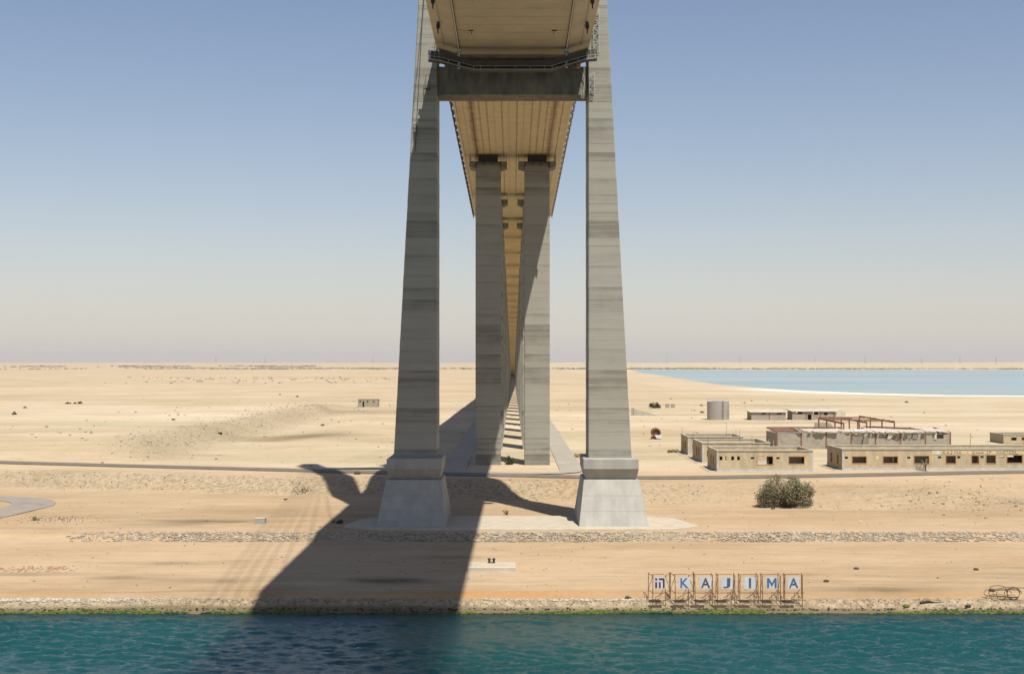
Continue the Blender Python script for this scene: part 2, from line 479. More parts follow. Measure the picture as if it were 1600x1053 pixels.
# R damp grey-brown patches, G pale upper desert, B sparse green growth
damp = np.zeros_like(x_)
for (px, py, zz, rx, ry, k) in ((330, 817, 3.0, 8, 2.4, .8), (250, 822, 3.0, 6, 1.5, .5), (610, 905, 2, 3.5, 1.6, .9), (180, 900, 2, 3, 1.0, .6), (1380, 917, 2, 7, 1.8, .7), (480, 683, 6.1, 16, 9, .8), (430, 686, 6.1, 8, 6, .6),
                            (270, 880, 2, 4, 1.2, .5), (350, 906, 2, 2.5, .8, .5), (700, 872, 2, 5, 1.5, .5), (1270, 640, 6.1, 10, 14, .5), (560, 643, 6.1, 18, 14, .5), (150, 640, 6.1, 90, 5, .5), (50, 895, 2, 6, 1, .4)):
    cy = DY(py, zz); cx = PX(px, cy)
    damp = np.maximum(damp, k*np.exp(-(((x_-cx)/rx)**2+((y_-cy)/ry)**2)*(1+0.9*n1)))
damp += sstep(146.0, 146.7, y_)*0 + (1-sstep(146.9, 147.7, y_+0.6*n1))*1.0
damp += 0.30*sstep(.2, .7, fbm(x_*0.03, y_*0.35, 4, 66))*sstep(152, 156, y_)*(1-sstep(186, 188, y_))
pale = sstep(235, 290, y_)*(1-0.35*sstep(640, 760, y_)*(x_ < 130))
pale = np.clip(pale*(0.75+0.6*n2), 0, 1)
green = np.zeros_like(x_)
for (px, py, rx, ry, k) in ((450, 684, 7, 5, .8), (510, 663, 3, 22, .7), (100, 632, 60, 12, .6), (400, 628, 40, 10, .5), (465, 668, 5, 16, .4), (890, 684, 1.2, 9, .5)):
    cy = DY(py, 6.1); cx = PX(px, cy)
    green = np.maximum(green, k*np.exp(-(((x_-cx)/rx)**2+((y_-cy)/ry)**2)*(1+0.9*n1)))
green = np.clip(green, 0, 1)
cb = gme.color_attributes.new('feat2', 'FLOAT_COLOR', 'POINT')
cb.data.foreach_set('color', np.column_stack([np.clip(damp, 0, 1), pale, green, np.ones_like(x_)]).ravel())

def ground_mat():
    m, nt, b = nodes_of('desert_sand')
    pos = geo_pos(nt)
    a1 = N(nt, 'ShaderNodeAttribute', attribute_name='feat'); s1 = N(nt, 'ShaderNodeSeparateColor'); nt.links.new(a1.outputs['Color'], s1.inputs[0])
    a2 = N(nt, 'ShaderNodeAttribute', attribute_name='feat2'); s2 = N(nt, 'ShaderNodeSeparateColor'); nt.links.new(a2.outputs['Color'], s2.inputs[0])
    big = noise(nt, mapping(nt, pos, (.03, .06, .05)), 1.0, 6, 0.6)
    mid = noise(nt, mapping(nt, pos, (.25, .7, .5)), 1.0, 6, 0.65)
    fine = noise(nt, pos, 2.2, 5, 0.7)
    wheel = noise(nt, mapping(nt, pos, (.014, 1.5, .1)), 1.0, 6, 0.7)
    sand = ramp(nt, big, [(0.3, (0.46, 0.338, 0.218)), (0.7, (0.55, 0.42, 0.29))])
    pal = ramp(nt, big, [(0.3, (0.58, 0.485, 0.36)), (0.7, (0.69, 0.58, 0.45))])
    plain = noise(nt, mapping(nt, pos, (.0018, .016, .05)), 1.0, 6, 0.6)
    pal = mixc(nt, ramp(nt, plain, [(0.44, 0.0), (0.62, 0.75)]), pal, (0.48, 0.42, 0.285))
    c = mixc(nt, s2.outputs[1], sand, pal)
    pt = noise(nt, mapping(nt, pos, (.012, .045, .05), (7, 3, 0)), 1.0, 8, 0.68)
    c = mixc(nt, ramp(nt, pt, [(0.50, 0.0), (0.66, 0.75)]), c, mixc(nt, 1.0, c, (0.74, 0.72, 0.66), 'MULTIPLY'))  # patchy sand tones, deepened to paint in shading of the relief
    pt2 = noise(nt, mapping(nt, pos, (.05, .22, .05), (1, 9, 0)), 1.0, 8, 0.7)
    c = mixc(nt, ramp(nt, pt2, [(0.55, 0.0), (0.68, 0.6)]), c, mixc(nt, 1.0, c, (0.70, 0.67, 0.60), 'MULTIPLY'))  # smaller patches, their contrast also standing in for relief shading
    c = mixc(nt, ramp(nt, pt2, [(0.30, 0.5), (0.43, 0.0)]), c, mixc(nt, 1.0, c, (1.10, 1.09, 1.07), 'MULTIPLY'))
    c = mixc(nt, ramp(nt, mid, [(0.45, 0.0), (0.75, 0.55)]), c, mixc(nt, 1.0, c, (0.82, 0.77, 0.68), 'MULTIPLY'))
    c = mixc(nt, ramp(nt, wheel, [(0.50, 0.0), (0.66, 0.6)]), c, mixc(nt, 1.0, c, (0.84, 0.80, 0.74), 'MULTIPLY'))
    stone = ramp(nt, noise(nt, pos, 1.3, 6, 0.75), [(0.38, (0.20, 0.16, 0.105)), (0.52, (0.40, 0.325, 0.225)), (0.70, (0.53, 0.44, 0.32))])
    c = mixc(nt, math_(nt, 'MULTIPLY', s1.outputs[1], 0.85), c, stone)
    c = mixc(nt, math_(nt, 'MULTIPLY', s1.outputs[0], math_(nt, 'ADD', 0.45, fine), clamp=True), c, (0.44, 0.25, 0.115))
    dm = math_(nt, 'MULTIPLY', s2.outputs[0], math_(nt, 'ADD', 0.35, math_(nt, 'MULTIPLY', mid, 1.5)), clamp=True)
    c = mixc(nt, dm, c, (0.19, 0.145, 0.09))
    gm = math_(nt, 'MULTIPLY', s2.outputs[2], ramp(nt, noise(nt, pos, 0.9, 5, 0.7), [(0.42, 0.0), (0.62, 1.0)]))
    c = mixc(nt, math_(nt, 'MULTIPLY', gm, 0.75), c, (0.27, 0.245, 0.085))
    # compacted wheel tracks: pairs of ruts along gentle curves
    sepp = N(nt, 'ShaderNodeSeparateXYZ'); nt.links.new(pos, sepp.inputs[0])
    ruts = None
    wv = math_(nt, 'MULTIPLY', noise(nt, mapping(nt, pos, (.03, .03, .03)), 1.0, 2), 3.0)
    for (y0, A, k, p, half, wd) in ((153.5, 1.6, .035, .4, .9, .3), (156.5, 2.5, .03, 1.9, .85, .3), (160.5, 2.2, .022, 3.0, .9, .35), (166, 4.0, .028, .2, .85, .3), (171, 3.0, .02, 4.1, .9, .35), (177, 4.5, .024, 2.2, .9, .3), (182, 1.5, .03, 5.0, .85, .3),
                                    (203, 6.0, .021, 1.2, .9, .35), (212, 5.0, .03, 3.4, .9, .35), (221, 3.0, .017, .6, .9, .4), (196, 2.0, .04, 2.5, .9, .3), (300, 16, .015, 1.0, 1.0, .5), (345, 22, .012, 2.6, 1.0, .5), (420, 30, .011, .3, 1.2, .7), (520, 40, .008, 4.0, 1.3, .9)):
        sn = math_(nt, 'MULTIPLY', math_(nt, 'SINE', math_(nt, 'ADD', math_(nt, 'MULTIPLY', sepp.outputs['X'], k), p)), A)
        d = math_(nt, 'SUBTRACT', math_(nt, 'SUBTRACT', math_(nt, 'ADD', sepp.outputs['Y'], wv), y0), sn)
        d = math_(nt, 'ABSOLUTE', math_(nt, 'SUBTRACT', math_(nt, 'ABSOLUTE', d), half))
        m_ = math_(nt, 'SUBTRACT', 1.0, math_(nt, 'DIVIDE', d, wd), clamp=True)
        ruts = m_ if ruts is None else math_(nt, 'MAXIMUM', ruts, m_)
    ruts = math_(nt, 'MULTIPLY', ruts, ramp(nt, noise(nt, mapping(nt, pos, (.04, .1, .1), (4, 4, 0)), 1.0, 5, 0.6), [(0.38, 0.0), (0.6, 0.75)]))
    c = mixc(nt, ruts, c, mixc(nt, 1.0, c, (0.80, 0.765, 0.70), 'MULTIPLY'))
    # scattered dark grit and small plants beyond what is built
    sp = ramp(nt, noise(nt, pos, 1.1, 3, 0.8), [(0.68, 0.0), (0.76, 0.5)])
    c = mixc(nt, math_(nt, 'MULTIPLY', sp, ramp(nt, big, [(0.4, 0.2), (0.65, 1.0)])), c, (0.24, 0.19, 0.125))
    c = mixc(nt, s1.outputs[2], c, (0.80, 0.78, 0.75))
    c = mixc(nt, ramp(nt, fine, [(0.3, 0.0), (0.7, 0.35)]), c, mixc(nt, 1.0, c, (0.84, 0.82, 0.78), 'MULTIPLY'))
    c = mixc(nt, 1.0, c, (ALB*1.0, ALB*0.99, ALB*0.935), 'MULTIPLY')
    nt.links.new(c, b.inputs['Base Color'])
    b.inputs['Roughness'].default_value = 0.95
    b.inputs['Specular IOR Level'].default_value = 0.15
    bump(nt, math_(nt, 'ADD', math_(nt, 'SUBTRACT', fine, math_(nt, 'MULTIPLY', ruts, 0.5)), math_(nt, 'MULTIPLY', mid, 2.0)), b, 0.8, 0.14)
    return m
M_ground = ground_mat()
ground = tag(link_mesh('ground', gme, M_ground), 'pale sandy desert ground with banks and cut slopes', kind='structure')

# ------------------------------------------------------------------ canal water
def water_z(x, y):
    z = np.zeros_like(x)
    rg = np.random.RandomState(5)
    env = (1-sstep(90, 150, np.abs(x)))*sstep(40, 75, y)
    env = env*(0.7+0.95*fbm(x*0.045, y*0.06, 3, 70))*(0.35+0.65*(1-sstep(140, 147, y)))
    for i in range(46):
        L = 0.62*(3.6/0.62)**(i/45.0)
        a = math.radians(68 + rg.normal()*30)
        k = 2*math.pi/L
        ph = rg.rand()*6.28
        arg = k*(x*math.cos(a)+y*math.sin(a))+ph + 0.8*fbm(x*0.06+i, y*0.06, 2, 71)
        z += 0.0112*L**0.8*(np.sin(arg)+0.25*np.cos(2*arg))
    return z*env - 0.02
wx = spaced(-60, 60, 0.22, -5000, 5000, 1.09)
wy_core = list(np.arange(100, 148.4, 0.22))
wy = np.array([-420, -200, -100, -40, 10, 40, 60, 75, 84, 90, 94, 96.5] + wy_core)
wme, _ = grid_mesh('canal_water', wx, wy, water_z)
def water_mat():
    m, nt, b = nodes_of('canal_water')
    pos = geo_pos(nt)
    big = noise(nt, mapping(nt, pos, (.02, .05, 1)), 1.0, 4, 0.5)
    c = ramp(nt, big, [(0.3, (0.004, 0.040, 0.045)), (0.7, (0.008, 0.058, 0.055))])
    nt.links.new(c, b.inputs['Base Color'])
    b.inputs['Roughness'].default_value = 0.12
    b.inputs['IOR'].default_value = 1.33
    b.inputs['Subsurface Weight'].default_value = 1.0
    b.subsurface_method = 'BURLEY'
    b.inputs['Subsurface Radius'].default_value = (0.6, 1.0, 1.0)
    b.inputs['Subsurface Scale'].default_value = 22.0
    h = math_(nt, 'ADD', noise(nt, mapping(nt, pos, (1.6, 3.2, 1)), 1.0, 5, 0.62), math_(nt, 'MULTIPLY', noise(nt, mapping(nt, pos, (3.0, 5.0, 1)), 1.0, 4, 0.6), 0.4))
    bump(nt, h, b, 0.7, 0.16)
    return m
tag(link_mesh('canal_water', wme, water_mat()), 'blue-green rippled canal water in the foreground', kind='structure')

# lake
lm = MB(); lm.add([(x, y, 5.8) for x, y in LAKE[::-1]], [tuple(range(len(LAKE)))])
def lake_mat():
    m, nt, b = nodes_of('lagoon_water')
    pos = geo_pos(nt)
    c = ramp(nt, noise(nt, mapping(nt, pos, (.0015, .004, 1)), 1.0, 4), [(0.35, (0.24, 0.31, 0.30)), (0.65, (0.31, 0.36, 0.345))])
    nt.links.new(c, b.inputs['Base Color']); b.inputs['Roughness'].default_value = 0.35
    b.inputs['IOR'].default_value = 1.33
    return m
lake = fix_normals(lm.build('lagoon', lake_mat()))
tag(lake, 'pale turquoise salt lagoon beyond the buildings', kind='structure')

# ------------------------------------------------------------------ roads, lanes, pads
def ribbon(name, pts, w, mat, z, label):
    mb = MB(); L = []; R = []
    for i, (x, y) in enumerate(pts):
        a = Vector(pts[max(0, i-1)]); b_ = Vector(pts[min(len(pts)-1, i+1)])
        d = (b_-a).normalized(); n = Vector((-d.y, d.x))
        ww = w[i] if isinstance(w, list) else w
        L.append((x+n.x*ww/2, y+n.y*ww/2, z)); R.append((x-n.x*ww/2, y-n.y*ww/2, z))
    n = len(pts)
    lo = [(a[0], a[1], a[2]-0.5) for a in L+R]
    mb.add(L+R, [(i, i+n, i+n+1, i+1) for i in range(n-1)])
    mb.add(L+R+lo, [(i, i+1, i+1+2*n, i+2*n) for i in range(n-1)] + [(n+i+1, n+i, 3*n+i, 3*n+i+1) for i in range(n-1)])
    o = mb.build(name, mat)
    return tag(o, label, kind='structure')
rxs = list(np.arange(-300, 301, 4.0))
def sm(xq, X, Y):   # smoothed interpolation
    return float(np.mean([np.interp(xq+d, X, Y) for d in (-12, -8, -4, 0, 4, 8, 12)]))
ribbon('service_road', [(x, sm(x, RD_X, RD_Y)) for x in rxs], 5.6, M_asph, 6.30, 'narrow grey asphalt road crossing along the bank')
# lanes along both pier rows
def lane(sx):
    pts = [(sx*11.4, y) for y in [262, 268, 280, 300, 340, 400, 500, 620]]
    return ribbon('pier_lane', pts, 4.6, M_lane, 6.26, 'pale concrete lane beside the %s row of piers' % ('left' if sx < 0 else 'right'))
lane(-1); lane(1)
# curved junction slab in front of the first piers
jp = MB()
arc = [(-13.7, 262)] + [(-13.7 - 4*(1-math.cos(a)) + 0, 262 - 12*math.sin(a)) for a in np.linspace(0, 1.5, 6)]
pts = [(-9.1, 262), (-8.2, 259.5), (-6, 258.6), (6, 256.6), (8.2, 257.3), (9.1, 262), (13.7, 262), (13.2, 258), (10, 254.6), (4, 253.4), (-6, 255), (-15.5, 257.2), (-13.7, 262)]
outer = [(-13.7, 262), (-14.6, 258), (-16, 255.6), (-6, 254.0), (4, 252.6), (9, 253.6), (12.6, 256.6), (13.7, 262)]
inner = [(-9.1, 262), (-8.4, 259.6), (-6, 258.2), (-3, 257.8), (3, 256.2), (6, 256.4), (8.4, 257.8), (9.1, 262)]
jp.add([(x, y, 6.26) for x, y in outer+inner], [(i, i+1, i+9, i+8) for i in range(7)])
tag(fix_normals(jp.build('junction_slab', M_lane)), 'curved concrete apron joining the two pier lanes', kind='structure')
# turning loop on the left terrace
cy0 = 216.0
loop = []
for a in np.linspace(-0.6, 3.4, 26):
    loop.append((-90.5 + 9.5*math.cos(a)*1.15, cy0 + 7 + 13*math.sin(a)))
loop = [(-92.5, 190.5), (-88.5, 195), (-84.5, 201), (-81.3, 207)] + loop[4:] 
def drape(name, pts, w, mat, label, dz=0.03):
    mb = MB(); K = 9; rows = []
    for i, (x, y) in enumerate(pts):
        a = Vector(pts[max(0, i-1)]); b_ = Vector(pts[min(len(pts)-1, i+1)])
        d = (b_-a).normalized(); n = Vector((-d.y, d.x))
        for j in range(K):
            t = (j/(K-1)-0.5)*w
            q = (x+n.x*t, y+n.y*t); mb.v.append((q[0], q[1], gz(q[0], q[1])+dz+0.05))
    for i in range(len(pts)-1):
        for j in range(K-1):
            a = i*K+j; mb.f.append((a, a+K, a+K+1, a+1))
    return tag(fix_normals(mb.build(name, mat, smooth=True)), label, kind='structure')
drape('turning_loop', loop, 7.0, M_asph2, 'dusty grey asphalt turning loop on the left terrace')

# pylon base pad
pm = MB()
outl = [(-24.5, 196.5), (-21, 193.4), (-18, 192.6), (20.5, 192.6), (24, 193.6), (27, 197), (24.5, 206), (19, 209), (-19, 209), (-23, 205)]
pm.loft([[(x*1.004, y, 2.6) for x, y in outl], [(x, y, 3.33) for x, y in outl], [(x*0.993, 201+(y-201)*0.985, 3.40) for x, y in outl]])
tag(fix_normals(pm.build('pylon_pad', M_pad)), 'flat pale concrete pad under the pylon pedestals', kind='structure')

# ------------------------------------------------------------------ pylon
LEGY = 200.0
pyl = empty('bridge_pylon', (0, 201, 3.4), 'tall twin-legged concrete bridge pylon standing on tapered pedestals', 'bridge pylon')
def pch(o):
    o.parent = pyl; o.location = (o.location[0], o.location[1]-201, o.location[2]-3.4); return o
def inner_x(z): return 11.15 if z < 72 else 11.15 - (z-72)*0.054
def outer_x(z): return 17.55 - (z-13)*0.0541 if z < 86 else 13.6 - (z-86)*0.0541
DEP0, DEP1 = 7.0, 6.0
def leg_ring(sx, z, ins=0.0):
    xi = inner_x(z)+ins; xo = outer_x(z)-ins
    if xo - xi < 2.9: xo = xi + 2.9
    y0 = LEGY + ins; y1 = LEGY + 7.0 - ins
    c = 0.12
    r = [(xi+c, y0), (xo-c, y0), (xo, y0+c), (xo, y1-c), (xo-c, y1), (xi+c, y1), (xi, y1-c), (xi, y0+c)]
    if sx < 0: r = [(-x, y) for x, y in r][::-1]
    return [(x, y, z) for x, y in r]
for sx in (-1, 1):
    rings = []; lv = []
    z = 12.9; lr = random.Random(77)
    while z < 152.5:
        lift = lr.choice((2.5, 1.25, 1.25, 1.25, 1.8)); k_in = 0.02*lr.random(); tn = lr.random()
        lv += [(tn, 0.8)]*16 + [(tn, 0.0)]*8 + [(tn, 1.0)]*8
        rings.append(leg_ring(sx, z, 0.03)); rings.append(leg_ring(sx, z+0.03, 0.03)); rings.append(leg_ring(sx, z+0.05, k_in))
        rings.append(leg_ring(sx, z+lift-0.03, k_in))
        z += lift
    lme = MB().loft(rings).mesh('leg'); set_lift(lme, lv)
    o = pch(link_mesh('leg', lme, M_leg))
    tag(o, ('left pylon leg, mostly in the shade of the deck' if sx < 0 else 'right pylon leg, mostly sunlit'))
    # collar with undercut, and pedestal
    def rect(x0, x1, y0, y1, z):
        r = [(x0, y0, z), (x1, y0, z), (x1, y1, z), (x0, y1, z)]
        return r if sx > 0 else [(-p[0], p[1], p[2]) for p in r][::-1]
    cb_ = MB().loft([rect(10.75, 18.15, 199.0, 208.0, 9.86), rect(10.35, 18.4, 198.0, 209.0, 11.45), rect(10.35, 18.4, 198.0, 209.0, 12.84), rect(10.47, 18.28, 198.12, 208.9, 12.95)])
    oc = cb_.build('collar', M_ped); oc.parent = o
    def prect(z, ins=0.0):
        f_ = (z-3.3)/6.45
        return rect(9.55+0.85*f_+ins, 19.6-1.1*f_-ins, 194.9+3.3*f_+ins, 212.0-3.2*f_-ins, z)
    prs = [prect(3.3)]
    for zj in (5.45, 7.6): prs += [prect(zj), prect(zj+0.012, 0.03), prect(zj+0.035, 0.03), prect(zj+0.047)]
    pb = MB().loft(prs + [prect(9.75), rect(10.52, 18.38, 198.32, 208.7, 9.85)])
    op = pb.build('pedestal', M_ped); op.parent = o
# lower cross beam and upper cross beam
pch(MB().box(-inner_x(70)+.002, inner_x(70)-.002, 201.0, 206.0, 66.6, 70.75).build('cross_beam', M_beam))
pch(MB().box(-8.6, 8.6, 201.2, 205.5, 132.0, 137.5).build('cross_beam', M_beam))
# conduit on the left leg, small inspection box
pch(MB().tube([(-outer_x(z)+0.75, LEGY-0.06, z) for z in (58, 66, 74, 82, 90)], 0.05).build('conduit', M_gantry))
bxm = MB()
for zz in (0, 1): bxm.bar((-12.75, LEGY-0.9, 68.1+zz), (-12.15, LEGY-0.9, 68.1+zz), 0.05); bxm.bar((-12.75, LEGY-0.9, 68.1+zz), (-12.75, LEGY, 68.1+zz), 0.05)
for xx in (-12.75, -12.15): bxm.bar((xx, LEGY-0.9, 67.2), (xx, LEGY-0.9, 69.1), 0.05)
bxm.box(-12.8, -12.1, LEGY-0.95, LEGY-0.01, 67.1, 67.18)
pch(bxm.build('small_balcony', M_gantry))
# stay cables: only their shadows reach the picture
for sx in (-1, 1):
    for k in range(0, 15, 2):
        zt = 112 + k*2.7
        for d in (-1, 1):
            yd = 203.5 + d*(16 + k*11.5)
            if d > 0 and yd > 345: continue
            zd = 74.5 if d < 0 else 74.0 - 0.03*(yd-203)
            pch(MB().tube([(sx*(inner_x(zt)+1.2), 203.5 + d*2.5, zt), (sx*10.4, yd, zd)], 0.06, 5).build('stay_cable', M_pale))

# ------------------------------------------------------------------ main span deck
def msof(y): return 72.2 + 3.0*(1-(abs(y)/200.0)**2)*0.75
md = empty('main_span_deck', (0, 150, 72), 'wide steel box deck of the main span seen from below', 'bridge deck')
def mch(o): o.parent = md; o.location = (o.location[0], o.location[1]-150, o.location[2]-72); return o
ysec = list(np.linspace(-210, 120, 12)) + list(np.linspace(132, 199.4, 9))
def mring(y, h0, h1, zoff=0.0, top=3.0):
    z = msof(y)
    return [(-h0, y, z), (h0, y, z), (h1, y, z+1.05), (h1, y, z+1.5), (h1-0.6, y, z+top), (-h1+0.6, y, z+top), (-h1, y, z+1.5), (-h1, y, z+1.05)]
o = mch(fix_normals(MB().loft([mring(y, 7.65, 11.25) for y in ysec]).build('box_girder', M_steel)))
# girder continuing between the legs, narrower, coloured dark for the shade in the gap
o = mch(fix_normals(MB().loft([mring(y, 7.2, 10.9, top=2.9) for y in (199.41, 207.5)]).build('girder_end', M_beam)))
# soffit panels proud by 2 cm with open joints
pmesh = MB().box(-1.255, 1.255, -1.96, 1.96, -0.02, 0.0).mesh('soffit_panel'); pmesh.materials.append(M_steel)
for r in range(16):
    y = 199.3 - 2.0 - r*4.0
    for c in range(6):
        p = link_mesh('soffit_panel', pmesh); mch(p)
        p.location = (-6.375 + c*2.55, y-150, (msof(y)-72)-0.004)
        p.rotation_euler = (math.atan2(msof(y+2)-msof(y-2), 4), 0, 0)
for sx in (-1, 1):
    rail = MB(); clips = MB()
    ys_ = np.linspace(120, 196.5, 14)
    for a, b_ in zip(ys_[:-1], ys_[1:]):
        rail.bar((sx*7.75, a, msof(a)-0.28), (sx*7.75, b_, msof(b_)-0.28), 0.16, 0.10)
    y = 121.0
    while y < 196: clips.box(sx*7.75-0.16, sx*7.75+0.16, y, y+0.14, msof(y)-0.24, msof(y)+0.08); y += 0.8
    ro = mch(rail.build('gantry_rail', M_pale)); co_ = clips.build('rail_clip_row', M_dark); co_.parent = ro
    co_.location = (0, 0, 0); co_['kind'] = 'stuff'
    # hanging drains and the thin line joining them
    dr = MB(); 
    for (r_, z0, z1) in ((0.20, 0.05, -0.25), (0.27, -0.25, -0.75), (0.16, -0.75, -0.95), (0.09, -0.95, -1.5)):
        dr.lathe([(r_, z1), (r_, z0)], 8)
    drm = dr.mesh('drain_pipe'); drm.materials.append(M_dark)
    for y in (150, 161, 172.5, 184.5):
        p = link_mesh('drain_pipe', drm); mch(p); zz = msof(y)+0.62
        p.location = (sx*10.15, y-150, zz-72)
    ln = MB()
    for a, b_ in zip(ys_[:-1], ys_[1:]):
        ln.bar((sx*9.9, a, msof(a)+0.55), (sx*9.9, b_, msof(b_)+0.55), 0.035)
    mch(ln.build('conduit', M_dark))
    fm = MB().box(-0.35, 0.35, -0.1, 0.1, -0.12, 0.0).bar((0, 0, -0.1), (-0.1*sx, 0, -0.6), 0.07).bar((sx*0.3, 0, -0.05), (sx*1.9, -0.3, -0.05), 0.03)
    for y in (186.0, 164.0):
        p = fm.build('soffit_fitting', M_dark) if y > 180 else link_mesh('soffit_fitting', p.data)
        mch(p); p.location = (sx*5.7, y-150, msof(y)-72-0.02)

# ------------------------------------------------------------------ inspection gantry hung under the deck
ga = empty('inspection_gantry', (0, 196, 69), 'dark steel inspection gantry slung under the deck before the pylon', 'gantry')
def gch(o): o.parent = ga; o.location = (o.location[0], o.location[1]-196, o.location[2]-69); return o
GY0, GY1 = 194.6, 196.2
fpx = F/195.4
prof = [(-132, 472), (-115, 470), (-61, 456), (60, 456), (114, 472), (131, 474)]
prof = [(a/fpx, 27 + b/fpx) for a, b in prof]
fl = MB(); r1 = MB(); r2 = MB(); ps = MB()
for (a, b_) in zip(prof[:-1], prof[1:]):
    fl.loft([[(a[0], GY0, a[1]-0.16), (a[0], GY1, a[1]-0.16), (a[0], GY1, a[1]+0.02), (a[0], GY0, a[1]+0.02)],
             [(b_[0], GY0, b_[1]-0.16), (b_[0], GY1, b_[1]-0.16), (b_[0], GY1, b_[1]+0.02), (b_[0], GY0, b_[1]+0.02)]])
    for yy in (GY0-0.03, GY1+0.03):
        r1.bar((a[0], yy, a[1]-0.10), (b_[0], yy, b_[1]-0.10), 0.075)
        r1.bar((a[0], yy, a[1]+0.42), (b_[0], yy, b_[1]+0.42), 0.06)
        r2.bar((a[0], yy+0.05, a[1]+0.85), (b_[0], yy+0.05, b_[1]+0.85), 0.08, 0.75)
def gprof(x): return float(np.interp(x, [p[0] for p in prof], [p[1] for p in prof]))
for x in [-11.9, -10.6, -9.2, -7.7, -5.6, -4.6, -2.4, 0.4, 2.5, 4.6, 5.7, 7.6, 9.4, 10.9, 11.9]:
    for yy in (GY0-0.03, GY1+0.03):
        ps.bar((x, yy-0.02, gprof(x)-0.10), (x, yy-0.02, gprof(x)+0.45), 0.07)
gch(fix_normals(fl.build('walkway', M_dark))); gch(r1.build('guard_rail', M_galv)); gch(r2.build('side_plate', M_gantry)); gch(ps.build('post_row', M_galv))
for sx in (-1, 1):
    h = MB().box(sx*7.75-0.16, sx*7.75+0.16, 195.2, 195.6, gprof(sx*7.75)-0.3, 72.0).box(sx*7.75-0.35, sx*7.75+0.35, 194.9, 195.9, 71.6, 71.98)
    gch(h.build('hanger', M_pale))
    k = MB()
    k.box(sx*8.7-0.5, sx*8.7-0.38, 195.0, 195.2, gprof(8.7)-2.2, gprof(8.7)-0.2).box(sx*8.7+0.38, sx*8.7+0.5, 195.0, 195.2, gprof(8.7)-2.2, gprof(8.7)-0.2)
    k.box(sx*8.7-0.38, sx*8.7+0.38, 195.05, 195.15, gprof(8.7)-1.1, gprof(8.7)-0.9)
    gch(k.build('lower_bracket', M_gantry))
    # end platforms with hand rails
    e = MB()
    for xx in (10.6, 11.2, 11.8, 12.15):
        e.bar((sx*xx, GY0, gprof(sx*xx)), (sx*xx, GY0, gprof(sx*xx)+2.3), 0.05)
    for dz in (1.7, 2.3): e.bar((sx*10.6, GY0, gprof(sx*10.6)+dz), (sx*12.15, GY0, gprof(sx*12.15)+dz), 0.05)
    gch(e.build('end_railing', M_galv))
gch(MB().box(9.05, 9.7, 195.2, 196.0, gprof(9.4)-0.75, gprof(9.4)-0.2).build('orange_winch', M_orange))
gch(MB().box(-0.55, 0.55, 194.9, 195.9, gprof(0)+0.6, gprof(0)+1.25).build('motor_box', M_gantry))
# access ladders by the right leg
la = empty('access_ladder', (12.3, 198.8, 66), 'light steel zigzag access stair tower fixed to right pylon leg', 'ladder')
lm_ = MB()
def lat(mb, x0, x1, y, z0, z1, n):
    mb.bar((x0, y, z0), (x0, y, z1), 0.06).bar((x1, y, z0), (x1, y, z1), 0.06)
    for i in range(n):
        a = z0+(z1-z0)*i/n; b_ = z0+(z1-z0)*(i+1)/n
        mb.bar((x0, y, a), (x1, y, a), 0.045)
        mb.bar((x0 if i % 2 else x1, y, a), (x1 if i % 2 else x0, y, b_), 0.045)
def lch(o): o.parent = la; o.location = (-12.3, -198.8, -66); return o
m1 = MB(); lat(m1, 11.3, 12.0, 199.4, 66.6, 69.6, 6); lat(m1, 11.3, 12.0, 199.8, 66.6, 69.6, 6); lch(m1.build('lower_cage', M_galv))
m2 = MB(); lat(m2, 11.9, 12.7, 199.4, 72.6, 79.0, 9); lat(m2, 11.9, 12.7, 199.8, 72.6, 79.0, 9); lch(m2.build('upper_cage', M_galv))
m3 = MB(); m3.bar((10.2, 200.6, 69.9), (10.7, 200.6, 68.9), 0.09).bar((10.7, 200.6, 68.9), (10.4, 200.6, 66.9), 0.09); lat(m3, 10.15, 10.55, 200.6, 66.0, 67.3, 3); lch(m3.build('swing_ladder', M_galv))

# ------------------------------------------------------------------ side span deck
GR = 0.0345
def ssof(y): return 69.3 - GR*(y-276.0)
sdk = empty('side_span_deck', (0, 280, 69), 'ochre steel side-span deck with rust-streaked underside behind the pylon', 'bridge deck')
def sch(o): o.parent = sdk; o.location = (o.location[0], o.location[1]-280, o.location[2]-69); return o
Y0s, Y1s = 206.5, 368.0
def sring(y):
    z = ssof(y)+0.05
    return [(-10.35, y, z+0.35), (-9.9, y, z), (9.9, y, z), (10.35, y, z+0.35), (10.35, y, z+3.0), (-10.35, y, z+3.0)]
sch(fix_normals(MB().loft([sring(y) for y in (Y0s, 240, 280, 320, Y1s)]).build('box_girder', M_soff)))
nst = 15; wst = 19.7/nst
rise = ssof(Y1s)-ssof(Y0s)
for i in range(nst):
    x0 = -9.85 + i*wst
    g = 0.035
    mb = MB().loft([[(x0+g, y, ssof(y)-0.03), (x0+wst-g, y, ssof(y)-0.03), (x0+wst-g, y, ssof(y)+0.06), (x0+g, y, ssof(y)+0.06)] for y in (Y0s, Y1s)])
    so = sch(fix_normals(mb.build('soffit_plate', M_soff)))
    if i % 2 == 0 or i in (3, 11):
        bo = MB(); y = Y0s+1
        while y < 330: bo.box(x0+0.10, x0+0.20, y, y+0.16, ssof(y)-0.07, ssof(y)-0.02); y += 0.62
        b2 = bo.build('bolt_row', M_rust); b2.parent = so; b2['kind'] = 'stuff'
for y in list(np.arange(214, 276, 9.5)):
    for sx in (-1, 1):
        j = MB(); L = 1.3 + 1.2*rnd.random(); xa = sx*(7.2 + 0.8*(rnd.random()-0.5))
        j.box(min(xa, xa - sx*L), max(xa, xa - sx*L), y, y+0.05, ssof(y)-0.045, ssof(y)-0.02)
        sch(j.build('stiffener_weld', M_rust))
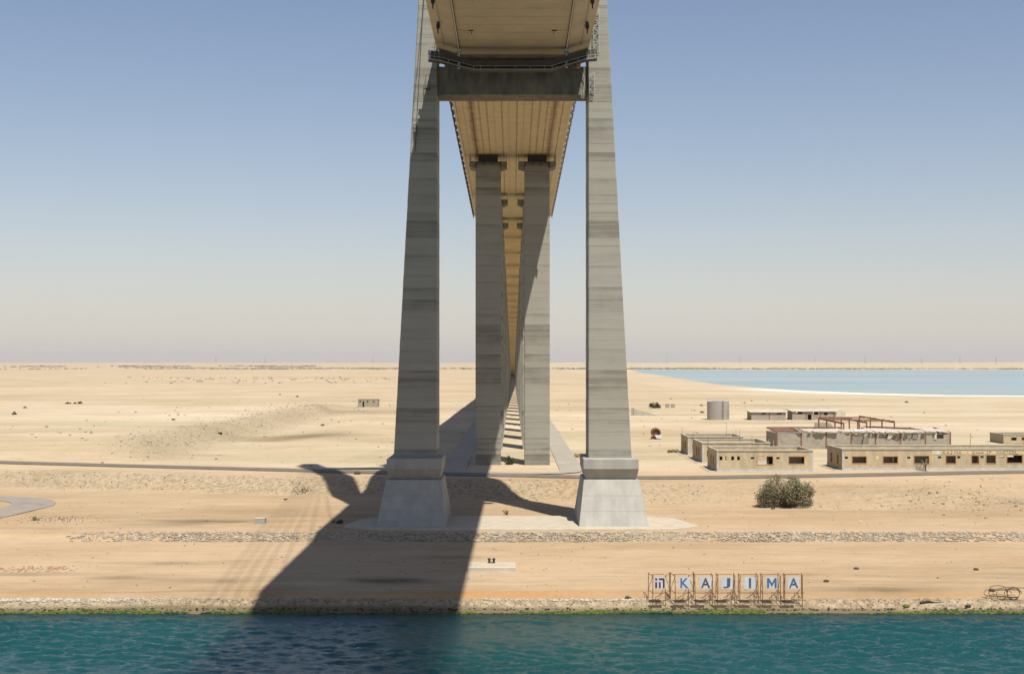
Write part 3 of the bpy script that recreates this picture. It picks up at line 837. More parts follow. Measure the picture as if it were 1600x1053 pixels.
bk = MB().box(-0.2, 0.2, -0.22, 0.22, -0.35, 0.5).box(-0.13, 0.13, -0.13, 0.13, -0.8, -0.35).box(-0.07, 0.07, -0.07, 0.07, -1.2, -0.8).mesh('edge_drain'); bk.materials.append(M_dbrown)
for sx in (-1, 1):
    y = 214.0
    while y < 366:
        p = link_mesh('edge_drain', bk); sch(p); p.location = (sx*10.5, y-280, ssof(y)+0.3-69); y += 6.2

# ------------------------------------------------------------------ piers
PY = [276.0, 326.0, 367.0] + [407.0 + 40*i for i in range(38)]
PI_, PO_ = 2.40, 7.55
names = ['nearest', 'second nearest', 'third nearest']
def shaft_mesh(h, groove):
    mb = MB()
    w = PO_-PI_; d = 4.2; c = 0.10
    def ring(z, ins): 
        x0, x1, y0, y1 = -w/2+ins, w/2-ins, ins, d-ins
        return [(x0+c, y0, z), (x1-c, y0, z), (x1, y0+c, z), (x1, y1-c, z), (x1-c, y1, z), (x0+c, y1, z), (x0, y1-c, z), (x0, y0+c, z)]
    rings = [ring(-0.6, 0)]; lr = random.Random(int(h*10)); tn = lr.random(); lv = [(tn, 0.0)]*8
    if groove:
        z = 2.2
        while z < h-1:
            rings += [ring(z-0.02, 0), ring(z, 0.02), ring(z+0.02, 0.02), ring(z+0.04, 0)]; lv += [(tn, 1.0)]*16; tn = lr.random(); lv += [(tn, 0.0)]*16; z += lr.choice((2.2, 1.1, 1.1, 1.6))
    rings.append(ring(h, 0)); lv += [(tn, 1.0)]*8
    mb.loft(rings)
    me = mb.mesh('shaft'); set_lift(me, lv)
    return me
plat = MB(); rail = MB()
hw = (PO_-PI_)/2
plat_m = MB().box(-hw-1.15, hw+1.15, -0.75, -0.03, -0.1, 0.0).mesh('platform'); plat_m.materials.append(M_gantry)
br = {}
for sd in (-1, 1):
    xa, xb = sd*(hw+0.02), sd*(hw+1.25)
    pts2 = [(xa, -1.35), (xa, -0.12), (xb, -0.12), (xb, -0.95)]
    m_ = MB().loft([[(x, -0.7, z) for x, z in pts2], [(x, 4.4, z) for x, z in pts2]])
    o_ = m_.build('tmp', M_beam); fix_normals(o_); br[sd] = o_.data; br[sd].name = 'bracket'; bpy.data.objects.remove(o_)
rl = MB()
for i in range(9):
    x = -hw + i*(2*hw/8); rl.bar((x, -0.72, 0), (x, -0.72, 1.25), 0.06)
for z in (0.45, 0.85, 1.25): rl.bar((-hw-0.0, -0.72, z), (hw+0.0, -0.72, z), 0.05)
for sd in (-1, 1):
    for y in (-0.72, 1.5, 4.2): rl.bar((sd*(hw+1.15), y, 0), (sd*(hw+1.15), y, 1.25), 0.06)
    rl.bar((sd*(hw+1.15), -0.72, 1.25), (sd*(hw+1.15), 4.2, 1.25), 0.05)
rail_m = rl.mesh('railing'); rail_m.materials.append(M_gantry)
jo = MB()
for i in range(4):
    x = -hw + 0.1 + i*(2*hw-0.2)/3; jo.box(x-0.06, x+0.06, -0.7, -0.02, -0.75, -0.1)
joist_m = jo.mesh('joist_row'); joist_m.materials.append(M_gantry)
bearing_m = MB().box(-1.9, 1.9, 0.5, 3.7, 0.0, 1.0).mesh('bearing'); bearing_m.materials.append(M_dark)
for i, y in enumerate(PY):
    soff = ssof(y)
    if soff < 10.5: continue
    for sx in (-1, 1):
        g0 = 6.1 if y < 1400 else gz(sx*5, y)
        top = soff - (1.6 if i < 3 else 1.3)
        side = 'left' if sx < 0 else 'right'
        lab = '%s tall concrete pier of the %s row under the bridge' % (names[i], side) if i < 3 else ('%s concrete pier from the pylon in the receding %s row' % (['fourth', 'fifth', 'sixth', 'seventh', 'eighth'][i-3], side) if i < 8 else 'far small concrete pier deep in the receding %s row' % side)
        e = empty('bridge_pier', (sx*(PI_+PO_)/2, y, g0), lab, 'bridge pier', 'paired piers under the bridge' if i < 3 else 'far piers of the %s row' % side)
        sh = link_mesh('shaft', shaft_mesh(top-g0, i < 4), M_pier, e)
        p = link_mesh('bearing', bearing_m, None, e); p.location = (0, 0, top-g0); p.scale = (1, 1, (soff-top)*0.995)
        if i < 3:
            p = link_mesh('platform', plat_m, None, e); p.location = (0, 0, top-g0)
            for sd in (-1, 1):
                p = link_mesh('bracket', br[sd], None, e); p.location = (0, 0, top-g0)
            if i < 5:
                p = link_mesh('railing', rail_m, None, e); p.location = (0, 0, top-g0)
                p = link_mesh('joist_row', joist_m, None, e); p.location = (0, 0, top-g0)

# ------------------------------------------------------------------ approach deck
ad = empty('approach_deck', (0, 368, 66), 'long concrete approach deck descending on paired piers towards the horizon', 'bridge deck')
L = 39.9
sec = [(-5.2, 0), (-0.04, 0), (-0.04, 0.05), (0.04, 0.05), (0.04, 0), (5.2, 0), (6.6, 2.0), (10.2, 2.5), (10.2, 3.6), (-10.2, 3.6), (-10.2, 2.5), (-6.6, 2.0)]
dm_ = MB().loft([[(x, 0, z) for x, z in sec], [(x, L, z-GR*L) for x, z in sec]])
tmp = dm_.build('deck_span', M_appr); fix_normals(tmp); dmesh = tmp.data; bpy.data.objects.remove(tmp)
y = 368.2
while ssof(y) > 8.8:
    p = link_mesh('deck_span', dmesh, None, ad); p.location = (0, y-368, ssof(y)-66 - 0.12); y += 40.0
yend = y
am = MB().loft([[(-9, yend-5, 4), (9, yend-5, 4), (9, yend-5, ssof(yend)+3.4), (-9, yend-5, ssof(yend)+3.4)], [(-16, yend+400, 3), (16, yend+400, 3), (9, yend+400, 4.5), (-9, yend+400, 4.5)]])
tag(fix_normals(am.build('approach_ramp', M_ground)), 'sand embankment where the bridge approach meets the ground', kind='structure')

# ------------------------------------------------------------------ pitched stone strip, shore rubble, algae
st = MB(); rg = random.Random(3)
x = -62.0
while x < 118:
    for r in range(9):
        t = (r+0.5)/9.0
        yy = 187.0 + t*3.3 + 0.12*(rg.random()-.5)
        xx = x + 0.21*(r % 2) + 0.2*(rg.random()-.5)
        if rg.random() < 0.10 + 0.45*max(0, (-45-x)/15) + (0.25 if x > 60 else 0): continue
        s_ = 0.12+0.26*rg.random()**2
        st.rock((xx, yy, float(np.interp(yy, [187.2, 190.0, 193], [2.3, 3.12, 3.25]))+0.06), s_*1.15, s_, 0.22, rg)
    x += 0.42
tag(st.build('stone_pitching', M_stone), 'strip of pitched grey stones below the pylon pad', 'stone pitching', kind='stuff')

def scatter(name, mat, n, xf, yf, size, label, cat, seed, flat=0.6):
    rg = random.Random(seed); mb = MB()
    xs = np.array([xf(rg) for _ in range(n)]); ys = np.array([yf(rg, xx) for xx in xs])
    zs = ground_z(xs, ys)
    for a, b_, c_ in zip(xs, ys, zs):
        s_ = size(rg); mb.rock((a, b_, c_+s_*0.15), s_, s_*(0.7+0.5*rg.random()), s_*flat*1.5, rg)
    return tag(mb.build(name, mat), label, cat, kind='stuff')
scatter('shore_rubble', M_rubble, 4200, lambda r: r.uniform(-64, 66), lambda r, x: 147.0+1.9*r.random()**0.8, lambda r: 0.03+0.11*r.random()**3, 'grey stony rubble on the slope above the waterline', 'rubble', 21)
scatter('white_rubble', M_whiterub, 1300, lambda r: r.choice([r.uniform(-64, -36), r.uniform(-64, -42), r.uniform(-64, -42), r.uniform(-3, 16)]), lambda r, x: 148.1+0.8*r.random() if x < -30 else 148.3+.5*r.random(), lambda r: 0.07+0.14*r.random()**2, 'pale stone rubble edging the canal bank', 'rubble', 22)
scatter('brick_rubble', M_brick, 170, lambda r: r.choice([r.gauss(-60, 1.6), r.gauss(-55.5, 1.2)]), lambda r, x: r.gauss(164.5, 0.9), lambda r: 0.08+0.13*r.random(), 'heap of broken orange bricks at left on the berm', 'rubble', 23)
scatter('wet_stones', M_wet, 900, lambda r: r.uniform(-66, 68), lambda r, x: 146.75+0.35*r.random(), lambda r: 0.04+0.15*r.random()**2.5, 'dark wet stones along the waterline', 'stones', 24)
scatter('bank_stones', M_rubble, 1500, lambda r: r.uniform(-95, 110), lambda r, x: float(np.interp(x, BT_X, BT_Y))-float(np.interp(x, BT_X, TOE))*r.random()*1.05, lambda r: 0.05+0.16*r.random()**3, 'loose stones strewn over the bank face', 'stones', 25)
scatter('berm_stones', M_rubble, 900, lambda r: r.uniform(-75, 80), lambda r, x: r.uniform(150, 236), lambda r: 0.04+0.13*r.random()**3, 'small loose stones strewn on the lower sand', 'stones', 26)
scatter('spoil_debris', M_rubble, 260, lambda r: r.gauss(78, 8), lambda r, x: r.gauss(218, 5), lambda r: 0.05+0.3*r.random()**3, 'dark debris on the spoil mound at right', 'debris', 27)
scatter('desert_stones', M_rubble, 1200, lambda r: r.uniform(-140, 150), lambda r, x: r.uniform(262, 700), lambda r: 0.1+0.4*r.random()**4, 'scattered stones and clods on the desert flat', 'stones', 28)

scatter('scarp_clods', M_stone, 700, lambda r: -84 + r.gauss(-1, 6), lambda r, x: r.uniform(290, 560), lambda r: 0.1+0.35*r.random()**3, 'loose grey clods along the cut slope left of the bridge', 'clods', 29)
_gy = DY(812, 3.2); _gx = PX(92, _gy)
scatter('terrace_grit', M_wet, 260, lambda r: r.gauss(_gx, 3.2), lambda r, x: r.gauss(_gy, 2.6), lambda r: 0.03+0.09*r.random(), 'dark grit scattered right of the asphalt loop', 'grit', 33)
_dy = DY(755, 5.2); _dx = PX(473, _dy)
scatter('bank_debris', M_wet, 120, lambda r: r.gauss(_dx, 1.1), lambda r, x: r.gauss(_dy, 0.8), lambda r: 0.04+0.15*r.random()**2, 'small dark debris patch on the bank left of the pylon shadow', 'debris', 34)
scatter('bank_litter', M_wet, 420, lambda r: r.uniform(-95, 20), lambda r, x: float(np.interp(x, BT_X, BT_Y))-float(np.interp(x, BT_X, TOE))*r.random(), lambda r: 0.03+0.11*r.random()**2.5, 'dark grit strewn down the bank face', 'grit', 35)
scatter('berm_litter', M_wet, 260, lambda r: r.uniform(-62, 66), lambda r, x: r.uniform(151, 232), lambda r: 0.03+0.10*r.random()**3, 'dark specks of grit on the lower sand', 'grit', 36)
al = MB(); rg = random.Random(8)
x = -70.0
while x < 72:
    for r in range(3):
        if fbm(np.array([x*0.12]), np.array([r*0.6]), 4, 80)[0] < -0.42+0.25*r: continue
        yy = 146.15 + 0.22*r + 0.2*rg.random(); s_ = 0.08+0.13*rg.random()**1.5
        al.rock((x+rg.random()*.2, yy, gz(x, yy)+0.02), s_*1.5, s_, 0.10+0.12*rg.random(), rg)
    x += 0.16
tag(al.build('algae_fringe', M_algae), 'green algae fringe growing along the waterline', 'algae', kind='stuff')

# ------------------------------------------------------------------ lettered sign boards
def text_mesh(body, size, depth, bold=0.0):
    cu = bpy.data.curves.new('lettering', 'FONT')
    cu.body = body; cu.size = size; cu.extrude = depth; cu.offset = bold
    cu.align_x = 'CENTER'; cu.align_y = 'CENTER'; cu.resolution_u = 4
    o = bpy.data.objects.new('tmp', cu); col.objects.link(o)
    bpy.context.view_layer.update()
    me = bpy.data.meshes.new_from_object(o.evaluated_get(bpy.context.evaluated_depsgraph_get()))
    bpy.data.objects.remove(o)
    me.name = 'lettering'
    xs = [v.co.x for v in me.vertices]; ys = [v.co.y for v in me.vertices]
    cx, cy = (min(xs)+max(xs))/2, (min(ys)+max(ys))/2; w, h = max(xs)-min(xs), max(ys)-min(ys)
    return me, cx, cy, w, h
def put_text(body, x, y, z, w, h, mat, parent, name='lettering', depth=0.02, bold=0.0):
    me, cx, cy, w0, h0 = text_mesh(body, 1.0, 0.5, bold)
    for v in me.vertices:
        a = (v.co.x-cx)/w0*w; b_ = (v.co.y-cy)/h0*h; d = v.co.z
        v.co = (a, (-depth if d > 0 else 0.0), b_)
    me.update(); me.materials.clear()
    o = link_mesh(name, me, mat, parent, (x, y, z))
    return fix_normals(o)

SY = 147.3
fs = F/SY
frames = [  # rear-left, front-left, front-right, rear-right posts ; board x0,x1 ; letter
    (1013, 1020, 1040, 1046, 1022.6, 1040, 'logo', None, 'maroon and white emblem board on rusty frame, leftmost of the shore signs'),
    (1048, 1055, 1076, 1083.5, 1060.6, 1078.2, 'K', M_blue, 'white board with blue letter K on rusty frame by the water'),
    (1083.8, 1086, 1113.6, 1111, 1093.6, 1111.4, 'A', M_brown, 'greyish board with dark brown letter A, third sign from the left'),
    (1118.6, 1121.6, 1148.4, 1146, 1126.6, 1144.6, 'J', M_grey, 'white board with dark letter J, middle of the shore signs'),
    (1153.6, 1156.4, 1184.4, 1181.6, 1163, 1180.6, 'I', M_grey, 'pale board with narrow letter I on rusty frame by the water'),
    (1188.6, 1191.2, 1219, 1216, 1197.4, 1214.6, 'M', M_blue, 'white board with wide blue letter M on rusty frame'),
    (1224.4, 1226.2, 1253.8, 1252, 1231, 1249, 'A', M_grey, 'white board with blue-grey letter A, rightmost of the shore signs'),
]
rg = random.Random(12)
for (rl_, fl_, fr_, rr_, b0, b1, ch, lmat, lab) in frames:
    xl = PX(fl_, SY); xr = PX(fr_, SY); xc = (xl+xr)/2
    e = empty('shore_sign', (xc, SY, 0.2), lab, 'sign board', 'lettered sign boards on the canal bank')
    def ec(o): o.parent = e; o.location = (-xc, -SY, -0.2); return o
    D2 = 1.7
    xl2 = PX(rl_, SY+D2); xr2 = PX(rr_, SY+D2)
    zt = PZ(898, SY)
    zb = gz(xc, SY)-0.4
    for (x, yy) in ((xl, SY), (xr, SY), (xl2, SY+D2), (xr2, SY+D2)):
        j1, j2 = rg.uniform(-.04, .04), rg.uniform(-.04, .04)
        ec(MB().tube([(x, yy, zb if yy == SY else gz(x, yy)-0.3), (x+j1, yy, 1.6), (x+j2, yy+j1, zt+rg.uniform(-.08, .08))], 0.042, 6).build('post', M_rust))
    for z in (PZ(926, SY), PZ(937, SY), PZ(901, SY)):
        if z > 3 : 
            ec(MB().bar((xl, SY+D2, z), (xr, SY+D2, z+0.02), 0.05).build('rail', M_rust))
        else:
            ec(MB().bar((xl-0.25*rg.random(), SY, z), (xr+0.3*rg.random(), SY, z), 0.05).build('rail', M_rust))
    for (a, b_) in ((xl, xl2), (xr, xr2)):
        for z in (PZ(926, SY), zt-0.12):
            ec(MB().bar((a, SY, z), (b_, SY+D2, z+0.05), 0.045).build('tie', M_rust))
        ec(MB().bar((a, SY, zt-0.1), (b_, SY+D2, 2.1), 0.035).build('brace', M_rust))
    ec(MB().tube([(xr-0.25, SY+0.1, 2.35), (xr-0.55, SY+0.9, 1.6), (xr-0.95, SY+1.9, gz(xc, SY+1.9)-0.1)], 0.032, 5).build('brace', M_rust))
    ec(MB().tube([(xl+0.1, SY+0.02, 0.7), (xr-0.1, SY+0.02, 1.15+0.5*rg.random())], 0.022, 5).build('brace', M_rust))
    ec(MB().tube([(xl+0.1, SY-0.04, 1.15), (xr-0.1, SY-0.04, 0.55)], 0.022, 5).build('brace', M_rust))
    ec(MB().box(xl-0.5, xl+0.95, SY-0.15, SY+0.25, gz(xl, SY)-0.15, gz(xl, SY)+0.16).build('footing', M_dbrown))
    x0, x1 = PX(b0, SY-0.12), PX(b1, SY-0.12)
    z0, z1 = PZ(919.3, SY-0.12), PZ(901.0, SY-0.12)
    yb = SY-0.14
    bo = ec(MB().box(x0, x1, yb, yb+0.05, z0, z1).build('board', M_white))
    w = x1-x0; h = z1-z0
    if ch == 'logo':
        def rel(a, b_): return (x0 + (a-210)/222*w, z1-(b_-138)/222*h)
        lg = MB()
        for (a0, b0_, a1, b1_) in ((225, 160, 262, 197), (225, 235, 262, 345), (300, 235, 334, 345), (300, 160, 380, 192)):
            p = rel(a0, b1_); q = rel(a1, b0_); lg.box(p[0], q[0], yb-0.02, yb+0.001, p[1], q[1])
        poly = [rel(380, 160), rel(400, 162), rel(412, 176), rel(414, 345), rel(378, 345), rel(378, 192)]
        lg.loft([[(a, yb-0.02, b_) for a, b_ in poly], [(a, yb+0.001, b_) for a, b_ in poly]])
        q = fix_normals(lg.build('emblem', M_maroon)); q.parent = bo
    else:
        ww = {'K': 0.70, 'A': 0.80, 'J': 0.60, 'I': 0.19, 'M': 0.86}[ch]*w
        if ch == 'M':
            cxm, czm, a_, h_ = (x0+x1)/2, (z0+z1)/2-0.01, ww/2, h*0.42
            t_ = 0.2*ww
            P5 = [(-a_, -h_), (-a_+t_, -h_), (-a_+t_, h_*0.35), (0, -h_*0.75), (a_-t_, h_*0.35), (a_-t_, -h_), (a_, -h_), (a_, h_), (a_-t_*1.05, h_), (0, -h_*0.05), (-a_+t_*1.05, h_), (-a_, h_)]
            fa = [(0, 1, 2, 10, 11), (2, 3, 9, 10), (3, 4, 8, 9), (4, 5, 6, 7, 8)]
            lg = MB(); lg.add([(cxm+p, yb-0.02, czm+q) for p, q in P5] + [(cxm+p, yb-0.001, czm+q) for p, q in P5], [f for f in fa] + [(i, i+12, (i+1) % 12+12, (i+1) % 12) for i in range(12)])
            q = fix_normals(lg.build('lettering', lmat)); q.parent = bo
            continue
        put_text(ch, (x0+x1)/2, yb-0.002, (z0+z1)/2 - 0.01, ww, h*0.84, lmat, bo, bold=0.012)

# concrete mooring block with bollards
bl = empty('mooring_block', (-0.8, 162.5, 2.0), 'low pale concrete block with dark mooring bollard on the lower berm', 'mooring block')
zc = gz(-2, 162.5)
yA = DY(893.5, zc); x0, x1 = PX(731, yA), PX(806, yA)
cb2 = MB().loft([[(x0, yA, zc-0.4), (x1, yA, zc-0.4), (x1, yA+4.3, zc-0.4), (x0, yA+4.3, zc-0.4)], [(x0, yA, zc+0.52), (x1, yA, zc+0.52), (x1, yA+4.3, zc+0.52), (x0, yA+4.3, zc+0.52)],
                 [(x0+.1, yA+.12, zc+0.60), (x1-.1, yA+.12, zc+0.60), (x1-.1, yA+4.2, zc+0.60), (x0+.1, yA+4.2, zc+0.60)]])
o = cb2.build('slab', M_pad); o.parent = bl; o.location = (0.8, -162.5, -2.0)
bb = MB(); xb_ = PX(768, yA+3)
for dx in (-0.28, 0.28): bb.lathe([(0.13, 0), (0.13, 0.35), (0.2, 0.42), (0.2, 0.55), (0.1, 0.6)], 10, (dx, 0))
bb.box(-0.45, 0.45, -0.14, 0.14, 0.0, 0.1)
o = bb.build('bollard', M_dark); o.parent = bl; o.location = (xb_+0.8, yA+3.3-162.5, zc+0.6-2.0)
ap = MB().box(x0-0.3, x1+0.5, yA-0.4, yA+0.0, zc-0.3, zc+0.06); o = ap.build('footing', M_pad); o.parent = bl; o.location = (0.8, -162.5, -2.0)

# concrete box on the left terrace
yk = DY(820.5, 3.1); xk0, xk1 = PX(397.5, yk), PX(413.5, yk); zk = gz((xk0+xk1)/2, yk)
kx = empty('concrete_box', ((xk0+xk1)/2, yk, zk), 'small square pale concrete box alone on the left terrace', 'concrete box')
w = xk1-xk0
o = MB().box(-w/2, w/2, 0, w, -0.1, 0.82).build('body', M_ped); o.parent = kx
o = MB().box(-w/2-0.03, w/2+0.03, -0.03, w+0.03, 0.822, 0.9).build('lid', M_pad); o.parent = kx
o = MB().box(-w/2-0.15, w/2+0.1, -0.25, w+.2, -0.2, 0.05).build('base', M_pad); o.parent = kx

# ------------------------------------------------------------------ buildings
def wall_holes(L, H, t, holes):
    """wall in local x (0..L), z (0..H), thickness t in +y; holes (x0,x1,z0,z1)"""
    xs = sorted(set([0, L]+[h[0] for h in holes]+[h[1] for h in holes]))
    zs = sorted(set([0, H]+[h[2] for h in holes]+[h[3] for h in holes]))
    def solid(i, j):
        if i < 0 or j < 0 or i >= len(xs)-1 or j >= len(zs)-1: return False
        cx = (xs[i]+xs[i+1])/2; cz = (zs[j]+zs[j+1])/2
        return not any(h[0] < cx < h[1] and h[2] < cz < h[3] for h in holes)
    mb = MB()
    for i in range(len(xs)-1):
        for j in range(len(zs)-1):
            if not solid(i, j): continue
            x0, x1, z0, z1 = xs[i], xs[i+1], zs[j], zs[j+1]
            mb.add([(x0,0,z0),(x1,0,z0),(x1,0,z1),(x0,0,z1)], [(0,1,2,3)])
            mb.add([(x0,t,z0),(x1,t,z0),(x1,t,z1),(x0,t,z1)], [(3,2,1,0)])
            if not solid(i-1, j): mb.add([(x0,0,z0),(x0,0,z1),(x0,t,z1),(x0,t,z0)], [(0,1,2,3)])
            if not solid(i+1, j): mb.add([(x1,0,z0),(x1,0,z1),(x1,t,z1),(x1,t,z0)], [(3,2,1,0)])
            if not solid(i, j-1): mb.add([(x0,0,z0),(x1,0,z0),(x1,t,z0),(x0,t,z0)], [(3,2,1,0)])
            if not solid(i, j+1): mb.add([(x0,0,z1),(x1,0,z1),(x1,t,z1),(x0,t,z1)], [(0,1,2,3)])
    return mb
def frame_mb(x0, x1, z0, z1, w=0.16, t=0.30, out=0.05):
    return MB().box(x0, x0+w, -out, t, z0, z1).box(x1-w, x1, -out, t, z0, z1).box(x0+w, x1-w, -out, t, z1-w, z1).box(x0+w, x1-w, -out, t, z0, z0+w)

def put(o, e, loc, rz=0.0):
    o.parent = e; o.location = loc; o.rotation_euler = (0, 0, rz); return o

def building(label, X0, X1, Y0, Y1, H, front, side, mat, group=None, frames=(), sframes=(), back=(), plinth=0.55, name='office_block', roof=True, cat='building', g0=6.12, parapet=0.55, cornice=True):
    e = empty(name, ((X0+X1)/2, Y0, g0), label, cat, group)
    ox, oy = -(X1-X0)/2, 0.0
    W = X1-X0; D = Y1-Y0; t = 0.28
    put(wall_holes(W, H, t, list(front)).build('wall', mat), e, (ox, 0, 0))
    put(wall_holes(W, H, t, list(back)).build('wall', mat), e, (ox+W, D, 0), math.pi)
    put(wall_holes(D-2*t-.004, H, t, list(side)).build('wall', mat), e, (ox, D-t-.002, 0), -math.pi/2)
    put(wall_holes(D-2*t-.004, H, t, []).build('wall', mat), e, (ox+W, t+.002, 0), math.pi/2)
    if roof:
        put(MB().box(0.30, W-0.30, 0.30, D-0.30, H-parapet-0.2, H-parapet).build('roof', M_roofc), e, (ox, 0, 0))
    if cornice:
        c = MB().box(-0.12, W+0.12, -0.12, 0.36, H, H+0.22).box(-0.12, W+0.12, D-0.36, D+0.12, H, H+0.22).box(-0.12, 0.36, 0.362, D-0.362, H, H+0.22).box(W-0.36, W+0.12, 0.362, D-0.362, H, H+0.22)
        put(c.build('parapet_coping', M_roofc), e, (ox, 0, 0))
    if plinth:
        put(MB().box(-0.05, W+0.05, -0.05, -0.003, 0, plinth).build('plinth', M_plinth), e, (ox, 0, 0))
        put(MB().box(-0.05, -0.003, -0.05, D+0.05, 0, plinth).build('plinth', M_plinth), e, (ox, 0, 0))
        put(MB().box(-1.6, W+1.2, -1.1, D+0.6, -0.5, 0.10).build('apron', M_pad), e, (ox, 0, 0))
    for i in frames:
        h = front[i]; put(frame_mb(h[0]+.002, h[1]-.002, h[2]+.002, h[3]-.002, 0.12).build('window_frame', M_frame), e, (ox, 0, 0))
    for i in sframes:
        h = side[i]; put(frame_mb(h[0]+.002, h[1]-.002, h[2]+.002, h[3]-.002, 0.15).build('window_frame', M_frame), e, (ox, D-t-.002, 0), -math.pi/2)
    return e, ox

# E-shaped block: three parallel wings
YB = 259.0; fb = F/YB
X0, X1 = PX(1120, YB), PX(1270, YB)
def bx_(a): return PX(1060+a/7.27, YB)-X0
def bz_(b): return PZ(670+b/7.27, YB)-6.12
H1 = PZ(704.0, YB)-6.12-0.1
fr_h = [(bx_(a), bx_(b), bz_(355), bz_(312)) for a, b in ((467, 500), (533, 566), (600, 633), (667, 698))]
fr_h += [(bx_(822), bx_(862), bz_(342), bz_(320)), (bx_(893), bx_(1080), bz_(410), bz_(306)), (bx_(1113), bx_(1150), bz_(342), bz_(320)), (bx_(1250), bx_(1436), bz_(402), bz_(308))]
side_w = [(7.0, 8.3, 1.0, 2.9), (3.8, 5.1, 1.0, 2.9)]
e1, ox1 = building('yellow office block with grey parapet behind the big bush', X0, X1, YB, YB+12.2, H1, fr_h, side_w, M_wallY, 'wings of the abandoned office', (5, 7), (0, 1),
                back=[(X1-X0-bx_(1030)-2.1, X1-X0-bx_(895)-2.1, 0.02, 2.5), (X1-X0-bx_(1400), X1-X0-bx_(1330), 1.9, 3.2), (X1-X0-bx_(560)-2.0, X1-X0-bx_(535)-2.0, 1.0, 2.4)])
put(MB().box(-0.03, 0.35, -0.03, -0.004, 0.56, H1-.01).build('corner_quoin', M_plinth), e1, (ox1, 0, 0)); put(MB().box(X1-X0-0.35, X1-X0+0.03, -0.03, -0.004, 0.56, H1-.01).build('corner_quoin', M_plinth), e1, (ox1, 0, 0))
put(MB().box(bx_(1008), bx_(1030), 0.4, 0.5, bz_(405), bz_(312)).build('door_leaf', M_dark), e1, (ox1, 0, 0))
put(MB().box(bx_(1250)+0.1, bx_(1436)-0.1, 2.2, 2.3, 0.2, 3.2).build('inner_partition', M_pad), e1, (ox1, 0, 0))
for (ly, d, xr, lab) in ((282.0, 15.0, 53.5, 'middle yellow wing of the abandoned office, partly hidden behind the front one'), (305.0, 12.5, 51.8, 'rear yellow wing of the abandoned office, nearest the rusty drum')):
    e, ox = building(lab, 39.4, xr, ly, ly+d, 4.0, [(1.0, 2.1, 1.2, 2.6), (3.0, 4.4, 1.2, 2.6)], [(d*0.60, d*0.70, 1.0, 2.9), (d*0.36, d*0.47, 1.0, 2.9)], M_wallY, 'wings of the abandoned office', (1,), (0, 1))
    put(MB().box(-0.03, 0.45, -0.03, -0.004, 0.56, 3.99).build('corner_quoin', M_plinth), e, (ox, 0, 0))
rods = MB()
for (px, yy, lab) in ((1066, 305.3, 'left front corner of the rear office wing'), (1135, 317, 'back edge of the rear office wing'), (1150, 297, 'back edge of the middle office wing, left of two'), (1156, 296.5, 'back edge of the middle office wing, right of two'),
                      (1175, 271, 'back edge of the front office wing'), (1083, 283, 'left edge of the middle office wing'), (1106, 270.5, 'left rear corner of the front office wing')):
    x = PX(px, yy)
    tag(MB().tube([(x, yy, 10.0), (x, yy, 12.4)], 0.035, 5).build('lightning_rod', M_rust), 'thin rusty rod at the ' + lab, 'rod', 'thin rods on the office roofs')

# long yellow block on the right with wall lettering
YC = 262.0
XC0, XC1 = PX(1316, YC), 114.0
def cx_(a): return PX(1280+a/4.3875, YC)-XC0
def cz_(b): return PZ(560+b/4.3875, YC)-6.12
H2 = PZ(702.5, YC)-6.12
wins = [(223, 327, 668, 722), (435, 542, 668, 722), (648, 757, 664, 723), (866, 940, 663, 723), (1042, 1098, 662, 723), (1142, 1214, 660, 722), (1284, 1396, 659, 719), (1440, 1530, 659, 719)]
vents = [(175, 198, 672, 687), (603, 625, 672, 687), (815, 837, 670, 685), (946, 968, 669, 684), (1105, 1127, 667, 682), (1246, 1268, 666, 681)]
hol = [(cx_(a), cx_(b), cz_(d), cz_(c)) for a, b, c, d in wins+vents]
e2, ox2 = building('long low yellow office block with orange window frames and faded wall lettering', XC0, XC1, YC, YC+12.6, H2, hol, [(8.0, 9.4, 1.0, 2.9), (2.6, 4.2, 1.0, 2.9)], M_wallY, None, range(8), (0, 1),
                   back=[(XC1-XC0-cx_(b)-3, XC1-XC0-cx_(a)-3, 1.75, 3.1) for a, b in ((230, 320), (440, 535), (650, 750), (870, 935), (1045, 1095), (1145, 1210), (1290, 1390))])  # unseen back-wall openings, added to let skylight into the rooms
put(MB().box(-0.03, 0.3, -0.03, -0.004, 0.56, H2-.01).build('corner_quoin', M_plinth), e2, (ox2, 0, 0))
put(MB().box(cx_(770), XC1-XC0-0.1, -0.03, -0.003, cz_(657), H2-.01).build('painted_band', M_wallband), e2, (ox2, 0, 0))
put(MB().box(cx_(803), cx_(826), -0.055, -0.034, cz_(658), cz_(632)).build('white_plate', M_white), e2, (ox2, 0, 0))
put(MB().box(cx_(387), cx_(410), -0.03, -0.003, cz_(690), cz_(670)).build('pale_patch', M_wallband), e2, (ox2, 0, 0))
zmid = (cz_(655)+cz_(632))/2; hh = (cz_(632)-cz_(655))*0.95
for (s_, a, b_) in (('K', 848, 866), ('A', 872, 890), ('J', 896, 912), ('M', 928, 948), ('A', 954, 974), ('.', 1012, 1018), ('K', 1050, 1070), ('I', 1150, 1154), ('P', 1164, 1181), ('O', 1214, 1231), ('N', 1237, 1255), ('S', 1261, 1277), ('T', 1281, 1297), ('E', 1302, 1317), ('E', 1322, 1337), ('L', 1342, 1366)):
    h_ = hh if s_ != '.' else 0.18
    o = put_text(s_, ox2+(cx_(a)+cx_(b_))/2, -0.034, zmid, cx_(b_)-cx_(a), h_, M_wletter, e2, 'letter', depth=0.03)
sq = MB()
pts_ = [(1074, 640), (1084, 648), (1094, 640), (1102, 652), (1110, 640), (1122, 650), (1130, 636)]
sq.tube([(cx_(a), -0.06, cz_(b_)) for a, b_ in pts_], 0.05, 5)
put(sq.build('damaged_letter', M_wletter), e2, (ox2, 0, 0))
